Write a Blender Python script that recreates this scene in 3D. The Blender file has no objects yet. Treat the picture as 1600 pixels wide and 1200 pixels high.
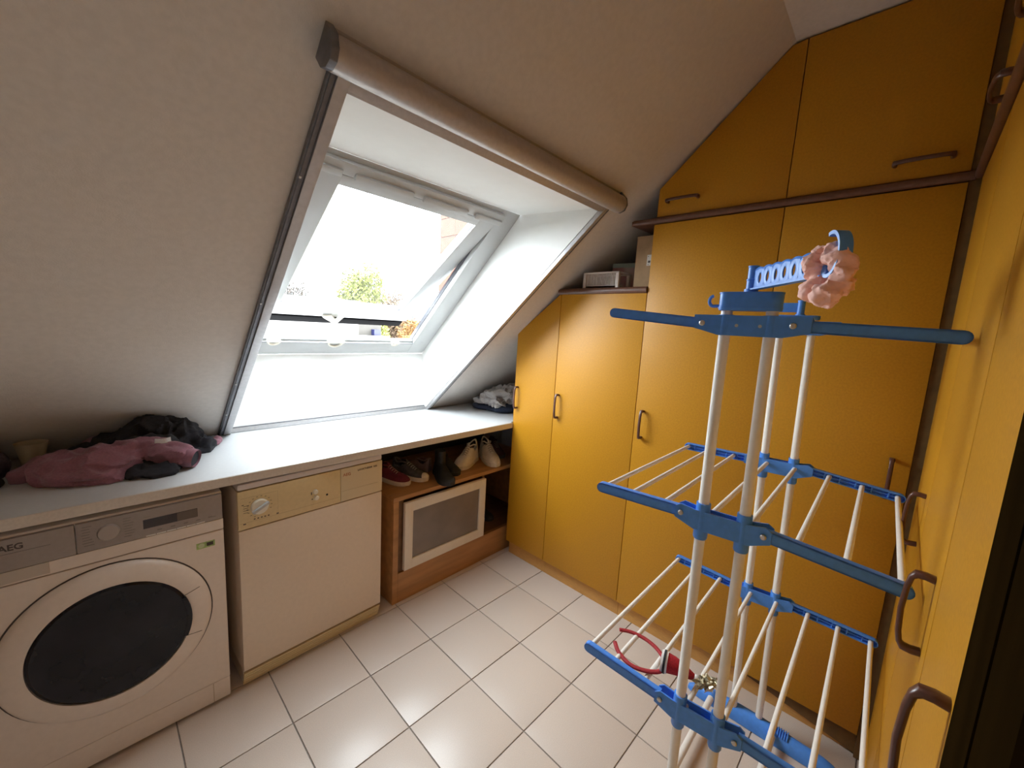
import bpy, bmesh, math, random
from mathutils import Vector, Matrix, noise
random.seed(7)
S = bpy.context.scene
COL = S.collection
PI = math.pi

# ------------------------------------------------------------------ camera
cam_d = bpy.data.cameras.new('camera')
cam = bpy.data.objects.new('camera', cam_d)
COL.objects.link(cam)
CR = Vector((0.68764911, -0.72380167, 0.0570074))
CU = Vector((0.0612827, 0.13610052, 0.98879779))
CF = Vector((0.72345223, 0.67645236, -0.13794592))
cam.matrix_world = Matrix(((CR.x, CU.x, -CF.x, -0.43894), (CR.y, CU.y, -CF.y, -1.41030),
                           (CR.z, CU.z, -CF.z, 1.48061), (0, 0, 0, 1)))
cam_d.sensor_fit = 'HORIZONTAL'
cam_d.sensor_width = 36.0
cam_d.lens = 627.854 / 1600 * 36.0
cam_d.clip_start = 0.01
cam_d.clip_end = 600
S.camera = cam

# ------------------------------------------------------------------ sky, exposure
SKY = 29.0
S.view_settings.view_transform = 'Standard'
S.view_settings.look = 'None'
S.view_settings.exposure = 0.0
S.view_settings.gamma = 1.0
S.view_settings.use_curve_mapping = False
W = bpy.data.worlds.new('overcast_sky')
S.world = W
W.use_nodes = True
wn = W.node_tree.nodes
wl = W.node_tree.links
bg = wn['Background']
tc = wn.new('ShaderNodeTexCoord')
nz = wn.new('ShaderNodeTexNoise')
nz.inputs['Scale'].default_value = 2.2
nz.inputs['Detail'].default_value = 5
rp = wn.new('ShaderNodeValToRGB')
rp.color_ramp.elements[0].position = 0.3
rp.color_ramp.elements[0].color = (0.84, 0.92, 1.0, 1)
rp.color_ramp.elements[1].position = 0.7
rp.color_ramp.elements[1].color = (0.93, 0.97, 1.0, 1)
wl.new(tc.outputs['Generated'], nz.inputs['Vector'])
wl.new(nz.outputs['Fac'], rp.inputs['Fac'])
wl.new(rp.outputs['Color'], bg.inputs['Color'])
bg.inputs['Strength'].default_value = SKY
try:
    S.cycles.use_denoising = True
    S.cycles.max_bounces = 9
    S.cycles.diffuse_bounces = 7
    S.cycles.glossy_bounces = 3
    S.cycles.transparent_max_bounces = 6
    S.cycles.use_adaptive_sampling = True
    S.cycles.adaptive_threshold = 0.03
    S.cycles.caustics_reflective = False
    S.cycles.sample_clamp_indirect = 80.0
except Exception:
    pass

# window plane (inner face of the skylight frame) and its axes
W0 = Vector((0, 0.09, 2.062))
WD = Vector((0, 0.7364, -0.6764))      # down the pane
WN = Vector((0, -0.6764, -0.7364))     # into the room
# light portal in the skylight opening: only guides the sampling of the daylight
ld = bpy.data.lights.new('skylight_portal', 'AREA')
ld.shape = 'RECTANGLE'
ld.size = 1.16
ld.size_y = 1.20
try:
    ld.cycles.is_portal = True
except Exception:
    pass
lo = bpy.data.objects.new('skylight_portal', ld)
COL.objects.link(lo)
pc = W0 + WD * 0.584 - WN * 0.10 + Vector((0.59, 0, 0))
lo.matrix_world = Matrix(((1, 0, 0, pc.x), (0, -WD.y, -WN.y, pc.y), (0, -WD.z, -WN.z, pc.z), (0, 0, 0, 1)))

# ------------------------------------------------------------------ materials
MATS = {}


def mat(name, col, rough=0.5, var=0.0, scale=30.0, bump=0.0, bscale=200.0, metal=0.0, spec=0.5, stretch=(1, 1, 1),
        col2=None, sheen=0.0, detail=6.0):
    if name in MATS:
        return MATS[name]
    m = bpy.data.materials.new(name)
    m.use_nodes = True
    nt = m.node_tree
    b = nt.nodes['Principled BSDF']
    b.inputs['Roughness'].default_value = rough
    b.inputs['Metallic'].default_value = metal
    b.inputs['Specular IOR Level'].default_value = spec
    if sheen:
        b.inputs['Sheen Weight'].default_value = sheen
    b.inputs['Base Color'].default_value = (*col, 1)
    if var or col2 or bump:
        t = nt.nodes.new('ShaderNodeTexCoord')
        mp = nt.nodes.new('ShaderNodeMapping')
        mp.inputs['Scale'].default_value = stretch
        nt.links.new(t.outputs['Object'], mp.inputs['Vector'])
    if var or col2:
        n = nt.nodes.new('ShaderNodeTexNoise')
        n.inputs['Scale'].default_value = scale
        n.inputs['Detail'].default_value = detail
        nt.links.new(mp.outputs['Vector'], n.inputs['Vector'])
        r = nt.nodes.new('ShaderNodeValToRGB')
        r.color_ramp.elements[0].position = 0.35
        r.color_ramp.elements[1].position = 0.65
        c2 = col2 if col2 else tuple(min(1, c * (1 + var)) for c in col)
        c1 = col if col2 else tuple(c * (1 - var) for c in col)
        r.color_ramp.elements[0].color = (*c1, 1)
        r.color_ramp.elements[1].color = (*c2, 1)
        nt.links.new(n.outputs['Fac'], r.inputs['Fac'])
        nt.links.new(r.outputs['Color'], b.inputs['Base Color'])
    if bump:
        n2 = nt.nodes.new('ShaderNodeTexNoise')
        n2.inputs['Scale'].default_value = bscale
        n2.inputs['Detail'].default_value = 4
        nt.links.new(mp.outputs['Vector'], n2.inputs['Vector'])
        bp = nt.nodes.new('ShaderNodeBump')
        bp.inputs['Strength'].default_value = bump
        bp.inputs['Distance'].default_value = 0.002
        nt.links.new(n2.outputs['Fac'], bp.inputs['Height'])
        nt.links.new(bp.outputs['Normal'], b.inputs['Normal'])
    MATS[name] = m
    return m


M_plaster = mat('plaster', (0.66, 0.615, 0.57), 0.9, 0.03, 60, 0.25, 260)
M_reveal = mat('reveal_paint', (0.78, 0.78, 0.76), 0.6, 0.01, 20)
M_white = mat('white_lacquer', (0.46, 0.47, 0.47), 0.35, 0.01, 20)
M_cream = mat('cream_plastic', (0.78, 0.74, 0.64), 0.4)
M_counter = mat('counter_laminate', (0.56, 0.565, 0.57), 0.42, 0.02, 90)
M_cedge = mat('counter_edge', (0.62, 0.56, 0.50), 0.5, 0.05, 120)
M_yellow = mat('yellow_laminate', (0.475, 0.217, 0.0125), 0.42, 0.06, 140, 0.04, 500, detail=3, spec=0.32)
M_plinth = mat('plinth_board', (0.62, 0.33, 0.09), 0.55, 0.08, 40, stretch=(1, 1, 8))
M_brown = mat('brown_moulding', (0.125, 0.052, 0.030), 0.38, 0.15, 60)
M_handle = mat('bronze_handle', (0.10, 0.040, 0.028), 0.30, 0.12, 80, spec=0.6)
M_darkwood = mat('dark_wood', (0.013, 0.0068, 0.0018), 0.9, 0.2, 30, spec=0.0, stretch=(1, 1, 0.1))
M_filler = mat('brown_filler', (0.16, 0.08, 0.02), 0.55, 0.12, 40)
M_tile = mat('floor_tile', (0.60, 0.505, 0.435), 0.36, 0.07, 420, 0.06, 90, detail=3)
M_grout = mat('grout', (0.27, 0.235, 0.21), 0.9, 0.15, 90)
M_alu = mat('aluminium', (0.50, 0.49, 0.50), 0.38, 0.05, 60, metal=0.55)
M_aludark = mat('aluminium_dark', (0.17, 0.17, 0.19), 0.45, 0.1, 60, metal=0.4)
M_cass = mat('cassette_champagne', (0.47, 0.43, 0.41), 0.42, 0.05, 90, metal=0.35)
M_screw = mat('screw_steel', (0.55, 0.53, 0.50), 0.3, metal=0.9)
M_black = mat('black_hole', (0.02, 0.02, 0.02), 0.8)
M_appl = mat('washer_enamel', (0.69, 0.60, 0.53), 0.35, 0.02, 60)
M_dry = mat('dryer_enamel', (0.72, 0.60, 0.48), 0.38, 0.02, 60)
M_drypanel = mat('dryer_panel', (0.66, 0.52, 0.29), 0.45, 0.03, 60)
M_lid = mat('dryer_lid', (0.62, 0.56, 0.55), 0.4, 0.02, 60)
M_panel = mat('washer_panel', (0.29, 0.245, 0.225), 0.38, 0.03, 80, metal=0.15)
M_print = mat('print_dark', (0.06, 0.045, 0.04), 0.6)
M_printred = mat('print_red', (0.42, 0.10, 0.05), 0.6)
M_printline = mat('print_line', (0.36, 0.27, 0.15), 0.6)
M_disp = mat('display_dark', (0.04, 0.028, 0.03), 0.2)
M_dispo = mat('display_lit_end', (0.12, 0.09, 0.07), 0.3)
M_sticker = mat('green_sticker', (0.30, 0.42, 0.14), 0.5, 0.25, 120)
M_glassdark = mat('porthole_glass', (0.008, 0.0075, 0.012), 0.15, 0.3, 12, spec=0.3)
M_wood = mat('shelf_wood', (0.42, 0.205, 0.075), 0.48, 0.14, 26, stretch=(0.12, 1, 1))
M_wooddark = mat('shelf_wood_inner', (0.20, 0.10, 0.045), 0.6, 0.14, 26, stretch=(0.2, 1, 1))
M_frosty = mat('cabinet_door_paint', (0.74, 0.66, 0.56), 0.45, 0.02, 40)
M_blue = mat('rack_blue_plastic', (0.075, 0.27, 0.80), 0.38, 0.05, 80, spec=0.5)
M_tube = mat('rack_white_tube', (0.80, 0.77, 0.72), 0.35, 0.02, 80)
M_red = mat('red_felt', (0.40, 0.012, 0.022), 0.85, 0.25, 260, 0.4, 300)
M_redband = mat('red_band', (0.36, 0.018, 0.024), 0.7, 0.15, 200)
M_fur = mat('white_felt', (0.82, 0.79, 0.76), 0.95, 0.06, 260, 0.5, 300)
M_blackfelt = mat('black_felt', (0.025, 0.025, 0.03), 0.9)
M_gold = mat('gold_tinsel', (0.62, 0.55, 0.38), 0.35, 0.35, 60, metal=0.4)
M_pink = mat('pink_fabric', (0.95, 0.55, 0.46), 0.75, 0.06, 60, 0.3, 300, sheen=0.3)
M_mauve = mat('mauve_fabric', (0.27, 0.115, 0.15), 0.95, 0.1, 160, 0.4, 700, sheen=0.2)
M_blackcloth = mat('black_cloth', (0.018, 0.018, 0.024), 0.95, 0.25, 90, 0.4, 500)
M_navy = mat('navy_cloth', (0.02, 0.027, 0.055), 0.95, 0.2, 90, 0.4, 500)
M_greycloth = mat('grey_cloth', (0.46, 0.43, 0.42), 0.95, 0.06, 120, 0.4, 500)
M_plum = mat('plum_cloth', (0.06, 0.04, 0.055), 0.95, 0.2, 90)
M_cup = mat('beige_cup', (0.42, 0.35, 0.24), 0.5, 0.05, 40)
M_card = mat('cardboard', (0.34, 0.22, 0.12), 0.85, 0.08, 30)
M_label = mat('paper_label', (0.62, 0.60, 0.56), 0.8)
M_tissue = mat('pastel_carton', (0.42, 0.20, 0.20), 0.6, 0.0, 9, col2=(0.40, 0.46, 0.40), detail=2)
M_basket = mat('basket_plastic', (0.62, 0.55, 0.50), 0.5)
M_shoewhite = mat('shoe_white', (0.78, 0.69, 0.57), 0.6, 0.06, 60)
M_shoesole = mat('shoe_sole', (0.70, 0.62, 0.51), 0.6, 0.06, 60)
M_shoered = mat('shoe_red', (0.15, 0.014, 0.038), 0.75, 0.15, 60)
M_shoemauve = mat('shoe_mauve', (0.21, 0.135, 0.13), 0.85, 0.12, 60)
M_shoeblack = mat('shoe_black', (0.02, 0.02, 0.024), 0.6, 0.2, 60)
M_shoegrey = mat('shoe_grey', (0.085, 0.075, 0.08), 0.8, 0.2, 60)
M_shoeplum = mat('shoe_plum', (0.11, 0.045, 0.055), 0.8, 0.2, 60)
M_lining = mat('shoe_lining', (0.035, 0.028, 0.028), 0.9)
M_liningp = mat('shoe_lining_pink', (0.13, 0.05, 0.06), 0.9)
M_lace = mat('shoe_lace', (0.50, 0.45, 0.38), 0.9)
M_brick = mat('orange_block', (0.0595, 0.0175, 0.0077), 0.9, 0.14, 9)
M_mortar = mat('mortar', (0.0560, 0.0420, 0.0332), 0.95, 0.1, 20)
M_render = mat('white_render', (0.1050, 0.0997, 0.0945), 0.9, 0.03, 3)
M_roofgrey = mat('roof_gravel', (0.0840, 0.0840, 0.0735), 0.95, 0.1, 5)
M_leafy = mat('leaf_yellowgreen', (0.1207, 0.1288, 0.0242), 0.8, 0.35, 1.5)
M_leafbrown = mat('leaf_brown', (0.1046, 0.0683, 0.0403), 0.85, 0.3, 1.5)
M_leaforange = mat('leaf_orange', (0.1368, 0.0683, 0.0161), 0.85, 0.3, 1.5)
M_bark = mat('bark', (0.10, 0.075, 0.05), 0.9, 0.3, 8)
M_grass = mat('meadow', (0.0210, 0.0227, 0.0087), 0.95, 0.25, 0.4)
M_hill = mat('far_hill', (0.0315, 0.0385, 0.0525), 0.95, 0.1, 0.05)
M_yellowwall = mat('yellow_render', (0.0665, 0.0525, 0.0070), 0.9, 0.05, 3)
M_greywall = mat('grey_render', (0.0385, 0.0350, 0.0297), 0.9, 0.05, 3)
M_bluething = mat('blue_tarp', (0.0052, 0.0070, 0.0490), 0.6)

# pane glass: clear, faintly dusty
M_glass = bpy.data.materials.new('window_glass')
M_glass.use_nodes = True
_n = M_glass.node_tree
_n.nodes.clear()
_o = _n.nodes.new('ShaderNodeOutputMaterial')
_t = _n.nodes.new('ShaderNodeBsdfTransparent')
_t.inputs['Color'].default_value = (0.93, 0.95, 0.95, 1)
_g = _n.nodes.new('ShaderNodeBsdfGlossy')
_g.inputs['Roughness'].default_value = 0.03
_tr = _n.nodes.new('ShaderNodeBsdfTranslucent')
_tr.inputs['Color'].default_value = (0.9, 0.9, 0.9, 1)
_m1 = _n.nodes.new('ShaderNodeMixShader')
_m1.inputs[0].default_value = 0.0035
_m2 = _n.nodes.new('ShaderNodeMixShader')
_m2.inputs[0].default_value = 0.012
_n.links.new(_t.outputs[0], _m1.inputs[1])
_n.links.new(_tr.outputs[0], _m1.inputs[2])
_n.links.new(_m1.outputs[0], _m2.inputs[1])
_n.links.new(_g.outputs[0], _m2.inputs[2])
_n.links.new(_m2.outputs[0], _o.inputs['Surface'])
# frosted cabinet glass
M_frost = mat('frosted_glass', (0.20, 0.165, 0.145), 0.32, 0.12, 6, spec=0.5)


# ------------------------------------------------------------------ mesh helpers
def BM():
    return bmesh.new()


def box(bm, x0, x1, y0, y1, z0, z1, bev=0.0, M=None):
    vs = [bm.verts.new((x, y, z)) for z in (z0, z1) for y in (y0, y1) for x in (x0, x1)]
    f = [(0, 2, 3, 1), (4, 5, 7, 6), (0, 1, 5, 4), (2, 6, 7, 3), (0, 4, 6, 2), (1, 3, 7, 5)]
    fs = [bm.faces.new([vs[i] for i in q]) for q in f]
    if bev > 0:
        ed = list({e for q in fs for e in q.edges})
        r = bmesh.ops.bevel(bm, geom=ed, offset=bev, segments=2, affect='EDGES', profile=0.6)
        vs = list({v for q in r['faces'] for v in q.verts} | {v for v in vs if v.is_valid})
    if M is not None:
        for v in vs:
            v.co = M @ v.co
    return vs


def prism(bm, pts, d, bev=0.0):
    """closed polygon pts (3D, planar) extruded by vector d"""
    d = Vector(d)
    a = [bm.verts.new(p) for p in pts]
    b = [bm.verts.new(Vector(p) + d) for p in pts]
    n = len(pts)
    fs = [bm.faces.new(a), bm.faces.new(list(reversed(b)))]
    for i in range(n):
        j = (i + 1) % n
        fs.append(bm.faces.new((a[j], a[i], b[i], b[j])))
    bmesh.ops.recalc_face_normals(bm, faces=fs)
    if bev > 0:
        ed = list({e for q in fs for e in q.edges})
        bmesh.ops.bevel(bm, geom=ed, offset=bev, segments=2, affect='EDGES', profile=0.6)


def tube(bm, pts, r, seg=10, cap=True, closed=False, ry=None):
    """tube along pts; r float or list"""
    pts = [Vector(p) for p in pts]
    n = len(pts)
    rr = r if isinstance(r, (list, tuple)) else [r] * n
    rings = []
    prev = None
    for i, p in enumerate(pts):
        if closed:
            t = pts[(i + 1) % n] - pts[i - 1]
        elif i == 0:
            t = pts[1] - p
        elif i == n - 1:
            t = p - pts[i - 1]
        else:
            t = (pts[i + 1] - p).normalized() + (p - pts[i - 1]).normalized()
        t.normalize()
        if prev is None:
            up = Vector((0, 0, 1)) if abs(t.z) < 0.9 else Vector((1, 0, 0))
            u = t.cross(up).normalized()
        else:
            u = (prev - t * prev.dot(t)).normalized()
        prev = u
        w = t.cross(u)
        ring = []
        for k in range(seg):
            a = 2 * PI * k / seg
            ring.append(bm.verts.new(p + u * (math.cos(a) * rr[i]) + w * (math.sin(a) * rr[i] * (ry if ry else 1))))
        rings.append(ring)
    m = n if closed else n - 1
    for i in range(m):
        A = rings[i]
        B = rings[(i + 1) % n]
        for k in range(seg):
            l = (k + 1) % seg
            bm.faces.new((A[k], A[l], B[l], B[k]))
    if cap and not closed:
        bm.faces.new(list(reversed(rings[0])))
        bm.faces.new(rings[-1])


def lathe(bm, prof, c, axis='Z', seg=32, cap0=True, cap1=True):
    """prof: list of (radius, height) around axis through c"""
    c = Vector(c)
    rings = []
    for r, h in prof:
        ring = []
        for k in range(seg):
            a = 2 * PI * k / seg
            x, y = r * math.cos(a), r * math.sin(a)
            if axis == 'Z':
                v = Vector((x, y, h))
            elif axis == 'Y':
                v = Vector((x, h, y))
            else:
                v = Vector((h, x, y))
            ring.append(bm.verts.new(c + v))
        rings.append(ring)
    for A, B in zip(rings, rings[1:]):
        for k in range(seg):
            l = (k + 1) % seg
            bm.faces.new((A[k], A[l], B[l], B[k]))
    if cap0:
        bm.faces.new(rings[0])
    if cap1:
        bm.faces.new(rings[-1])
    bmesh.ops.recalc_face_normals(bm, faces=bm.faces[:])


def blob(bm, c, r, sub=3, rot=0.0):
    mt = Matrix.Translation(Vector(c)) @ Matrix.Rotation(rot, 4, 'Z') @ Matrix.Diagonal((r[0], r[1], r[2], 1))
    bmesh.ops.create_icosphere(bm, subdivisions=sub, radius=1.0, matrix=mt)


def smooth_by_angle(me, ang=35):
    c = math.cos(math.radians(ang))
    bm = bmesh.new()
    bm.from_mesh(me)
    for f in bm.faces:
        f.smooth = True
    for e in bm.edges:
        if len(e.link_faces) == 2:
            e.smooth = e.link_faces[0].normal.dot(e.link_faces[1].normal) > c
    bm.to_mesh(me)
    bm.free()


def obj(name, bm, m, parent=None, smooth=True, kind=None, label=None):
    me = bpy.data.meshes.new(name)
    bm.normal_update()
    bm.to_mesh(me)
    bm.free()
    if smooth:
        smooth_by_angle(me)
    me.materials.append(m)
    o = bpy.data.objects.new(name, me)
    COL.objects.link(o)
    if parent is not None:
        o.parent = parent
    if kind:
        o['kind'] = kind
    if label:
        o['label'] = label
    return o


def tag(o, label, cat, group=None):
    o['label'] = label
    o['category'] = cat
    if group:
        o['group'] = group
    return o


def thing(name, label, cat, loc=(0, 0, 0), rotz=0.0, group=None):
    o = bpy.data.objects.new(name, None)
    o.empty_display_size = 0.05
    COL.objects.link(o)
    o.location = loc
    o.rotation_euler = (0, 0, rotz)
    return tag(o, label, cat, group)


def inst(name, me, parent, M=None):
    o = bpy.data.objects.new(name, me)
    COL.objects.link(o)
    o.parent = parent
    if M is not None:
        o.matrix_local = M
    return o


def cyl_between(p, q, r, seg=12):
    bm = BM()
    tube(bm, [p, q], r, seg)
    return bm


def text(name, s, size, M, m, parent, extrude=0.0004, bold=0.0):
    cu = bpy.data.curves.new(name, 'FONT')
    cu.body = s
    cu.size = size
    cu.extrude = extrude
    cu.offset = bold
    tmp = bpy.data.objects.new(name, cu)
    COL.objects.link(tmp)
    dg = bpy.context.evaluated_depsgraph_get()
    me = bpy.data.meshes.new_from_object(tmp.evaluated_get(dg))
    bpy.data.objects.remove(tmp)
    bpy.data.curves.remove(cu)
    me.materials.append(m)
    o = bpy.data.objects.new(name, me)
    COL.objects.link(o)
    o.parent = parent
    o.matrix_local = M
    return o


def remeshed(bm, voxel, fold, fscale, seed, zmin=None, limit=None, an=(1, 1, 1)):
    """join lumps into one cloth-like skin with ridged folds"""
    me = bpy.data.meshes.new('tmp')
    bm.to_mesh(me)
    bm.free()
    o = bpy.data.objects.new('tmp', me)
    COL.objects.link(o)
    md = o.modifiers.new('r', 'REMESH')
    md.mode = 'VOXEL'
    md.voxel_size = voxel
    sm = o.modifiers.new('s', 'SMOOTH')
    sm.factor = 0.6
    sm.iterations = 6
    dg = bpy.context.evaluated_depsgraph_get()
    me2 = bpy.data.meshes.new_from_object(o.evaluated_get(dg))
    bpy.data.objects.remove(o)
    b2 = bmesh.new()
    b2.from_mesh(me2)
    b2.normal_update()
    off = Vector((seed * 3.1, seed * 1.7, seed * 0.9))
    new = []
    for v in b2.verts:
        q = Vector((v.co.x * an[0], v.co.y * an[1], v.co.z * an[2])) * fscale
        warp = Vector((noise.noise(q * 0.6 + off), noise.noise(q * 0.6 + off * 2), noise.noise(q * 0.6 - off))) * 1.1
        a = noise.noise(q + warp + off)
        r1 = 1.0 - abs(a) * 2.2
        r2 = 1.0 - abs(noise.noise(q * 2.1 + warp * 1.5 - off)) * 2.2
        d = fold * (r1 * 0.75 + r2 * 0.35 - 0.4)
        new.append(v.co + v.normal * d)
    for v, c in zip(b2.verts, new):
        if zmin is not None and c.z < zmin:
            c.z = zmin
        if limit is not None:
            lim = limit(c)
            if c.z > lim:
                c.z = lim
        v.co = c
    return b2


def slope_z(y):
    return 1.685 - 0.877 * y


# ------------------------------------------------------------------ room shell
XL, XG, YB, YK, ZC = -0.80, 1.99, -1.56, 0.95, 2.565
YT = -1.0035     # slope meets flat ceiling
fb = BM()
box(fb, XL, XG + 0.3, -2.1, YK, -0.10, -0.004)
floor = obj('floor', fb, M_grout, smooth=False, kind='structure')
tb = BM()
box(tb, -0.1478, 0.1478, -0.1478, 0.1478, -0.012, 0.0, 0.0015)
tile_me = bpy.data.meshes.new('tile')
tb.to_mesh(tile_me)
tb.free()
smooth_by_angle(tile_me)
tile_me.materials.append(M_tile)
TH = -0.0109
for i in range(-6, 5):
    for j in range(-6, 3):
        x, y = (i + 0.5) * 0.3, (j + 0.5) * 0.3
        wx, wy = x * math.cos(TH) - y * math.sin(TH), x * math.sin(TH) + y * math.cos(TH)
        if wx < XL or wx > 1.5 or wy > YK or wy < -1.75:
            continue
        jit = random.uniform(-0.0004, 0.0004)
        inst('tile', tile_me, floor, Matrix.Translation((wx, wy, jit)) @ Matrix.Rotation(TH, 4, 'Z'))

b = BM()
prism(b, [(XL, YT + 0.06, ZC), (XG, YT + 0.06, ZC), (XG, -2.1, ZC), (XL, -2.1, ZC)], (0, 0, 0.08))
obj('ceiling', b, M_plaster, smooth=False, kind='structure')

# sloped wall with the skylight opening cut out of it
OX0, OX1, OYT = 0.022, 1.158, -0.388


def slab(bm, x0, x1, y0, y1):
    prism(bm, [(x0, y0, slope_z(y0)), (x1, y0, slope_z(y0)), (x1, y1, slope_z(y1)), (x0, y1, slope_z(y1))],
          (0, 0.10, 0.12))


b = BM()
slab(b, XL, OX0 - 0.02, YK, YT)
slab(b, OX1 + 0.02, XG, YK, YT)
slab(b, OX0 - 0.02, OX1 + 0.02, OYT, YT)
obj('wall_slope', b, M_plaster, smooth=False, kind='structure')

# lining of the skylight shaft
b = BM()
fy, fz = 0.09, 2.062
gy, gz = 0.95, 1.272
prof = [(0.908, slope_z(0.908)), (gy, gz), (gy + 0.06, gz + 0.10), (fy + 0.07, fz + 0.14), (fy, fz), (OYT, slope_z(OYT))]
for x0, x1 in ((OX0 - 0.02, OX0), (OX1, OX1 + 0.02)):
    prism(b, [(x0, y, z) for y, z in prof], (x1 - x0, 0, 0))
obj('wall_reveal_sides', b, M_reveal, smooth=False, kind='structure')
b = BM()
prism(b, [(OX0, OYT, slope_z(OYT)), (OX1, OYT, slope_z(OYT)), (OX1, fy, fz), (OX0, fy, fz)], (0, 0.0, 0.02))
obj('wall_reveal_top', b, M_reveal, smooth=False, kind='structure')
b = BM()
prism(b, [(OX0, 0.908, 0.885), (OX1, 0.908, 0.885), (OX1, gy, gz), (OX0, gy, gz)], (0, 0.02, 0))
obj('wall_reveal_apron', b, M_reveal, smooth=False, kind='structure')

b = BM()
box(b, XL, XG, YK, YK + 0.08, -0.1, 0.90)
obj('wall_knee', b, M_plaster, smooth=False, kind='structure')
b = BM()
prism(b, [(XG, YK, -0.1), (XG, YK, slope_z(YK)), (XG, YT, ZC), (XG, -2.1, ZC), (XG, -2.1, -0.1)], (0.08, 0, 0))
obj('wall_right', b, M_plaster, smooth=False, kind='structure')
b = BM()
prism(b, [(XL, YK, -0.1), (XL, YK, slope_z(YK)), (XL, YT, ZC), (XL, -2.1, ZC), (XL, -2.1, -0.1)], (-0.08, 0, 0))
obj('wall_left', b, M_plaster, smooth=False, kind='structure')
b = BM()
box(b, XL, XG, -2.18, -2.10, -0.1, ZC + 0.05)
obj('wall_rear', b, M_plaster, smooth=False, kind='structure')

# ------------------------------------------------------------------ skylight window
win = bpy.data.objects.new('window_1', None)
COL.objects.link(win)
win['kind'] = 'structure'
win['label'] = 'white skylight tilted open in the sloped ceiling'


def wp(x, s, n):
    return W0 + WD * s + WN * n + Vector((x, 0, 0))


def wbox(bm, x0, x1, s0, s1, n0, n1, bev=0.0, o=None, d=None, nn=None):
    o = W0 if o is None else o
    d = WD if d is None else d
    nn = WN if nn is None else nn
    M = Matrix(((1, 0, 0, o.x), (0, d.y, nn.y, o.y), (0, d.z, nn.z, o.z), (0, 0, 0, 1)))
    t = BM()
    box(t, x0, x1, s0, s1, n0, n1, bev)
    t.transform(M)
    me = bpy.data.meshes.new('t')
    t.to_mesh(me)
    t.free()
    bm.from_mesh(me)
    bpy.data.meshes.remove(me)


FX0, FX1, FL = OX0 + 0.002, OX1 - 0.002, 1.168
IX0, IX1 = 0.145, 1.035
for nm, a in (('frame_stile', (FX0, IX0, 0, FL)), ('frame_stile', (IX1, FX1, 0, FL)),
              ('frame_head', (IX0, IX1, 0, 0.045)), ('frame_sill', (IX0, IX1, 1.066, FL))):
    b = BM()
    wbox(b, a[0], a[1], a[2], a[3], -0.03 if nm == 'frame_sill' else -0.055, 0.0, 0.003)
    obj(nm, b, M_white, win)
# stepped bead round the frame
b = BM()
wbox(b, IX0 - 0.0, IX1 + 0.0, 1.052, 1.067, -0.034, -0.012, 0.002)
obj('frame_bead', b, M_white, win)
b = BM()
wbox(b, IX0, IX1, 1.0662, 1.0690, -0.02, 0.0006)
wbox(b, IX1 - 0.004, IX1 + 0.001, 0.05, 1.06, -0.054, -0.03)
obj('frame_gasket', b, M_aludark, win)
# ventilation flap along the head
b = BM()
wbox(b, IX0 - 0.02, IX1 + 0.02, 0.022, 0.072, -0.01, 0.022, 0.006)
flap = obj('ventilation_bar', b, M_white, win)
for x0, x1 in ((0.08, 0.238), (0.284, 0.535), (0.583, 0.827), (0.877, 1.045)):
    b = BM()
    wbox(b, x0, x1, 0.050, 0.078, 0.012, 0.034, 0.008)
    obj('grip_strip', b, M_white, flap)
# catches on the sill
for x, sc in ((0.215, 1.0), (0.528, 1.5), (0.897, 0.9)):
    b = BM()
    pts = []
    for k in range(13):
        a = PI * k / 12
        pts.append(wp(x + 0.026 * sc * math.cos(a), 1.052 + 0.026 * sc * math.sin(a), 0.006))
    tube(b, pts, 0.006, 8)
    wbox(b, x - 0.032 * sc, x + 0.032 * sc, 1.047, 1.055, -0.006, 0.014, 0.003)
    obj('catch', b, M_cream, win)
b = BM()
lathe(b, [(0.005, 0), (0.005, 0.002)], (0, 0, 0), 'Z', 12)
sw = obj('screw', b, M_alu, win)
sw.matrix_local = Matrix.Translation(wp(1.095, 1.05, 0.001))

# tilted sash
H0 = Vector((0, 0.138, 2.0))
SD = Vector((0, 0.8457, -0.5336))
SN = Vector((0, -0.5336, -0.8457))
SL, SX0, SX1, SWD = 0.967, 0.15, 1.030, 0.10


def sbox(bm, x0, x1, s0, s1, n0, n1, bev=0.0):
    wbox(bm, x0, x1, s0, s1, n0, n1, bev, H0, SD, SN)


b = BM()
sbox(b, SX0, SX0 + SWD, 0, SL, -0.05, 0.0, 0.004)
sbox(b, SX1 - SWD, SX1, 0, SL, -0.05, 0.0, 0.004)
sbox(b, SX0 + SWD - 0.003, SX1 - SWD + 0.003, SL - SWD, SL, -0.05, 0.0, 0.004)
sbox(b, SX0 + SWD - 0.003, SX1 - SWD + 0.003, 0, 0.05, -0.05, 0.0, 0.004)
sash = obj('sash', b, M_white, win)
b = BM()
sbox(b, SX0 + SWD - 0.01, SX1 - SWD + 0.01, 0.04, SL - SWD + 0.01, -0.032, -0.026)
obj('pane', b, M_glass, sash)
b = BM()
for q in ((SX1 - SWD - 0.003, SX1 - SWD + 0.001, 0.05, SL - SWD), (SX0 + SWD, SX0 + SWD + 0.003, 0.05, SL - SWD),
          (SX0 + SWD, SX1 - SWD, SL - SWD - 0.003, SL - SWD + 0.001)):
    sbox(b, q[0], q[1], q[2], q[3], -0.027, -0.012)
obj('glazing_gasket', b, M_aludark, sash)
b = BM()
sbox(b, SX0 + 0.01, SX1 - 0.016, SL + 0.020, SL + 0.074, -0.030, -0.004, 0.002)
sbox(b, SX0 + 0.01, SX1 - 0.016, SL - 0.002, SL + 0.024, -0.034, -0.024, 0.001)
obj('weather_strip', b, mat('rubber_seal', (0.0045, 0.0045, 0.0052), 0.7, spec=0.05), sash)
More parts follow.
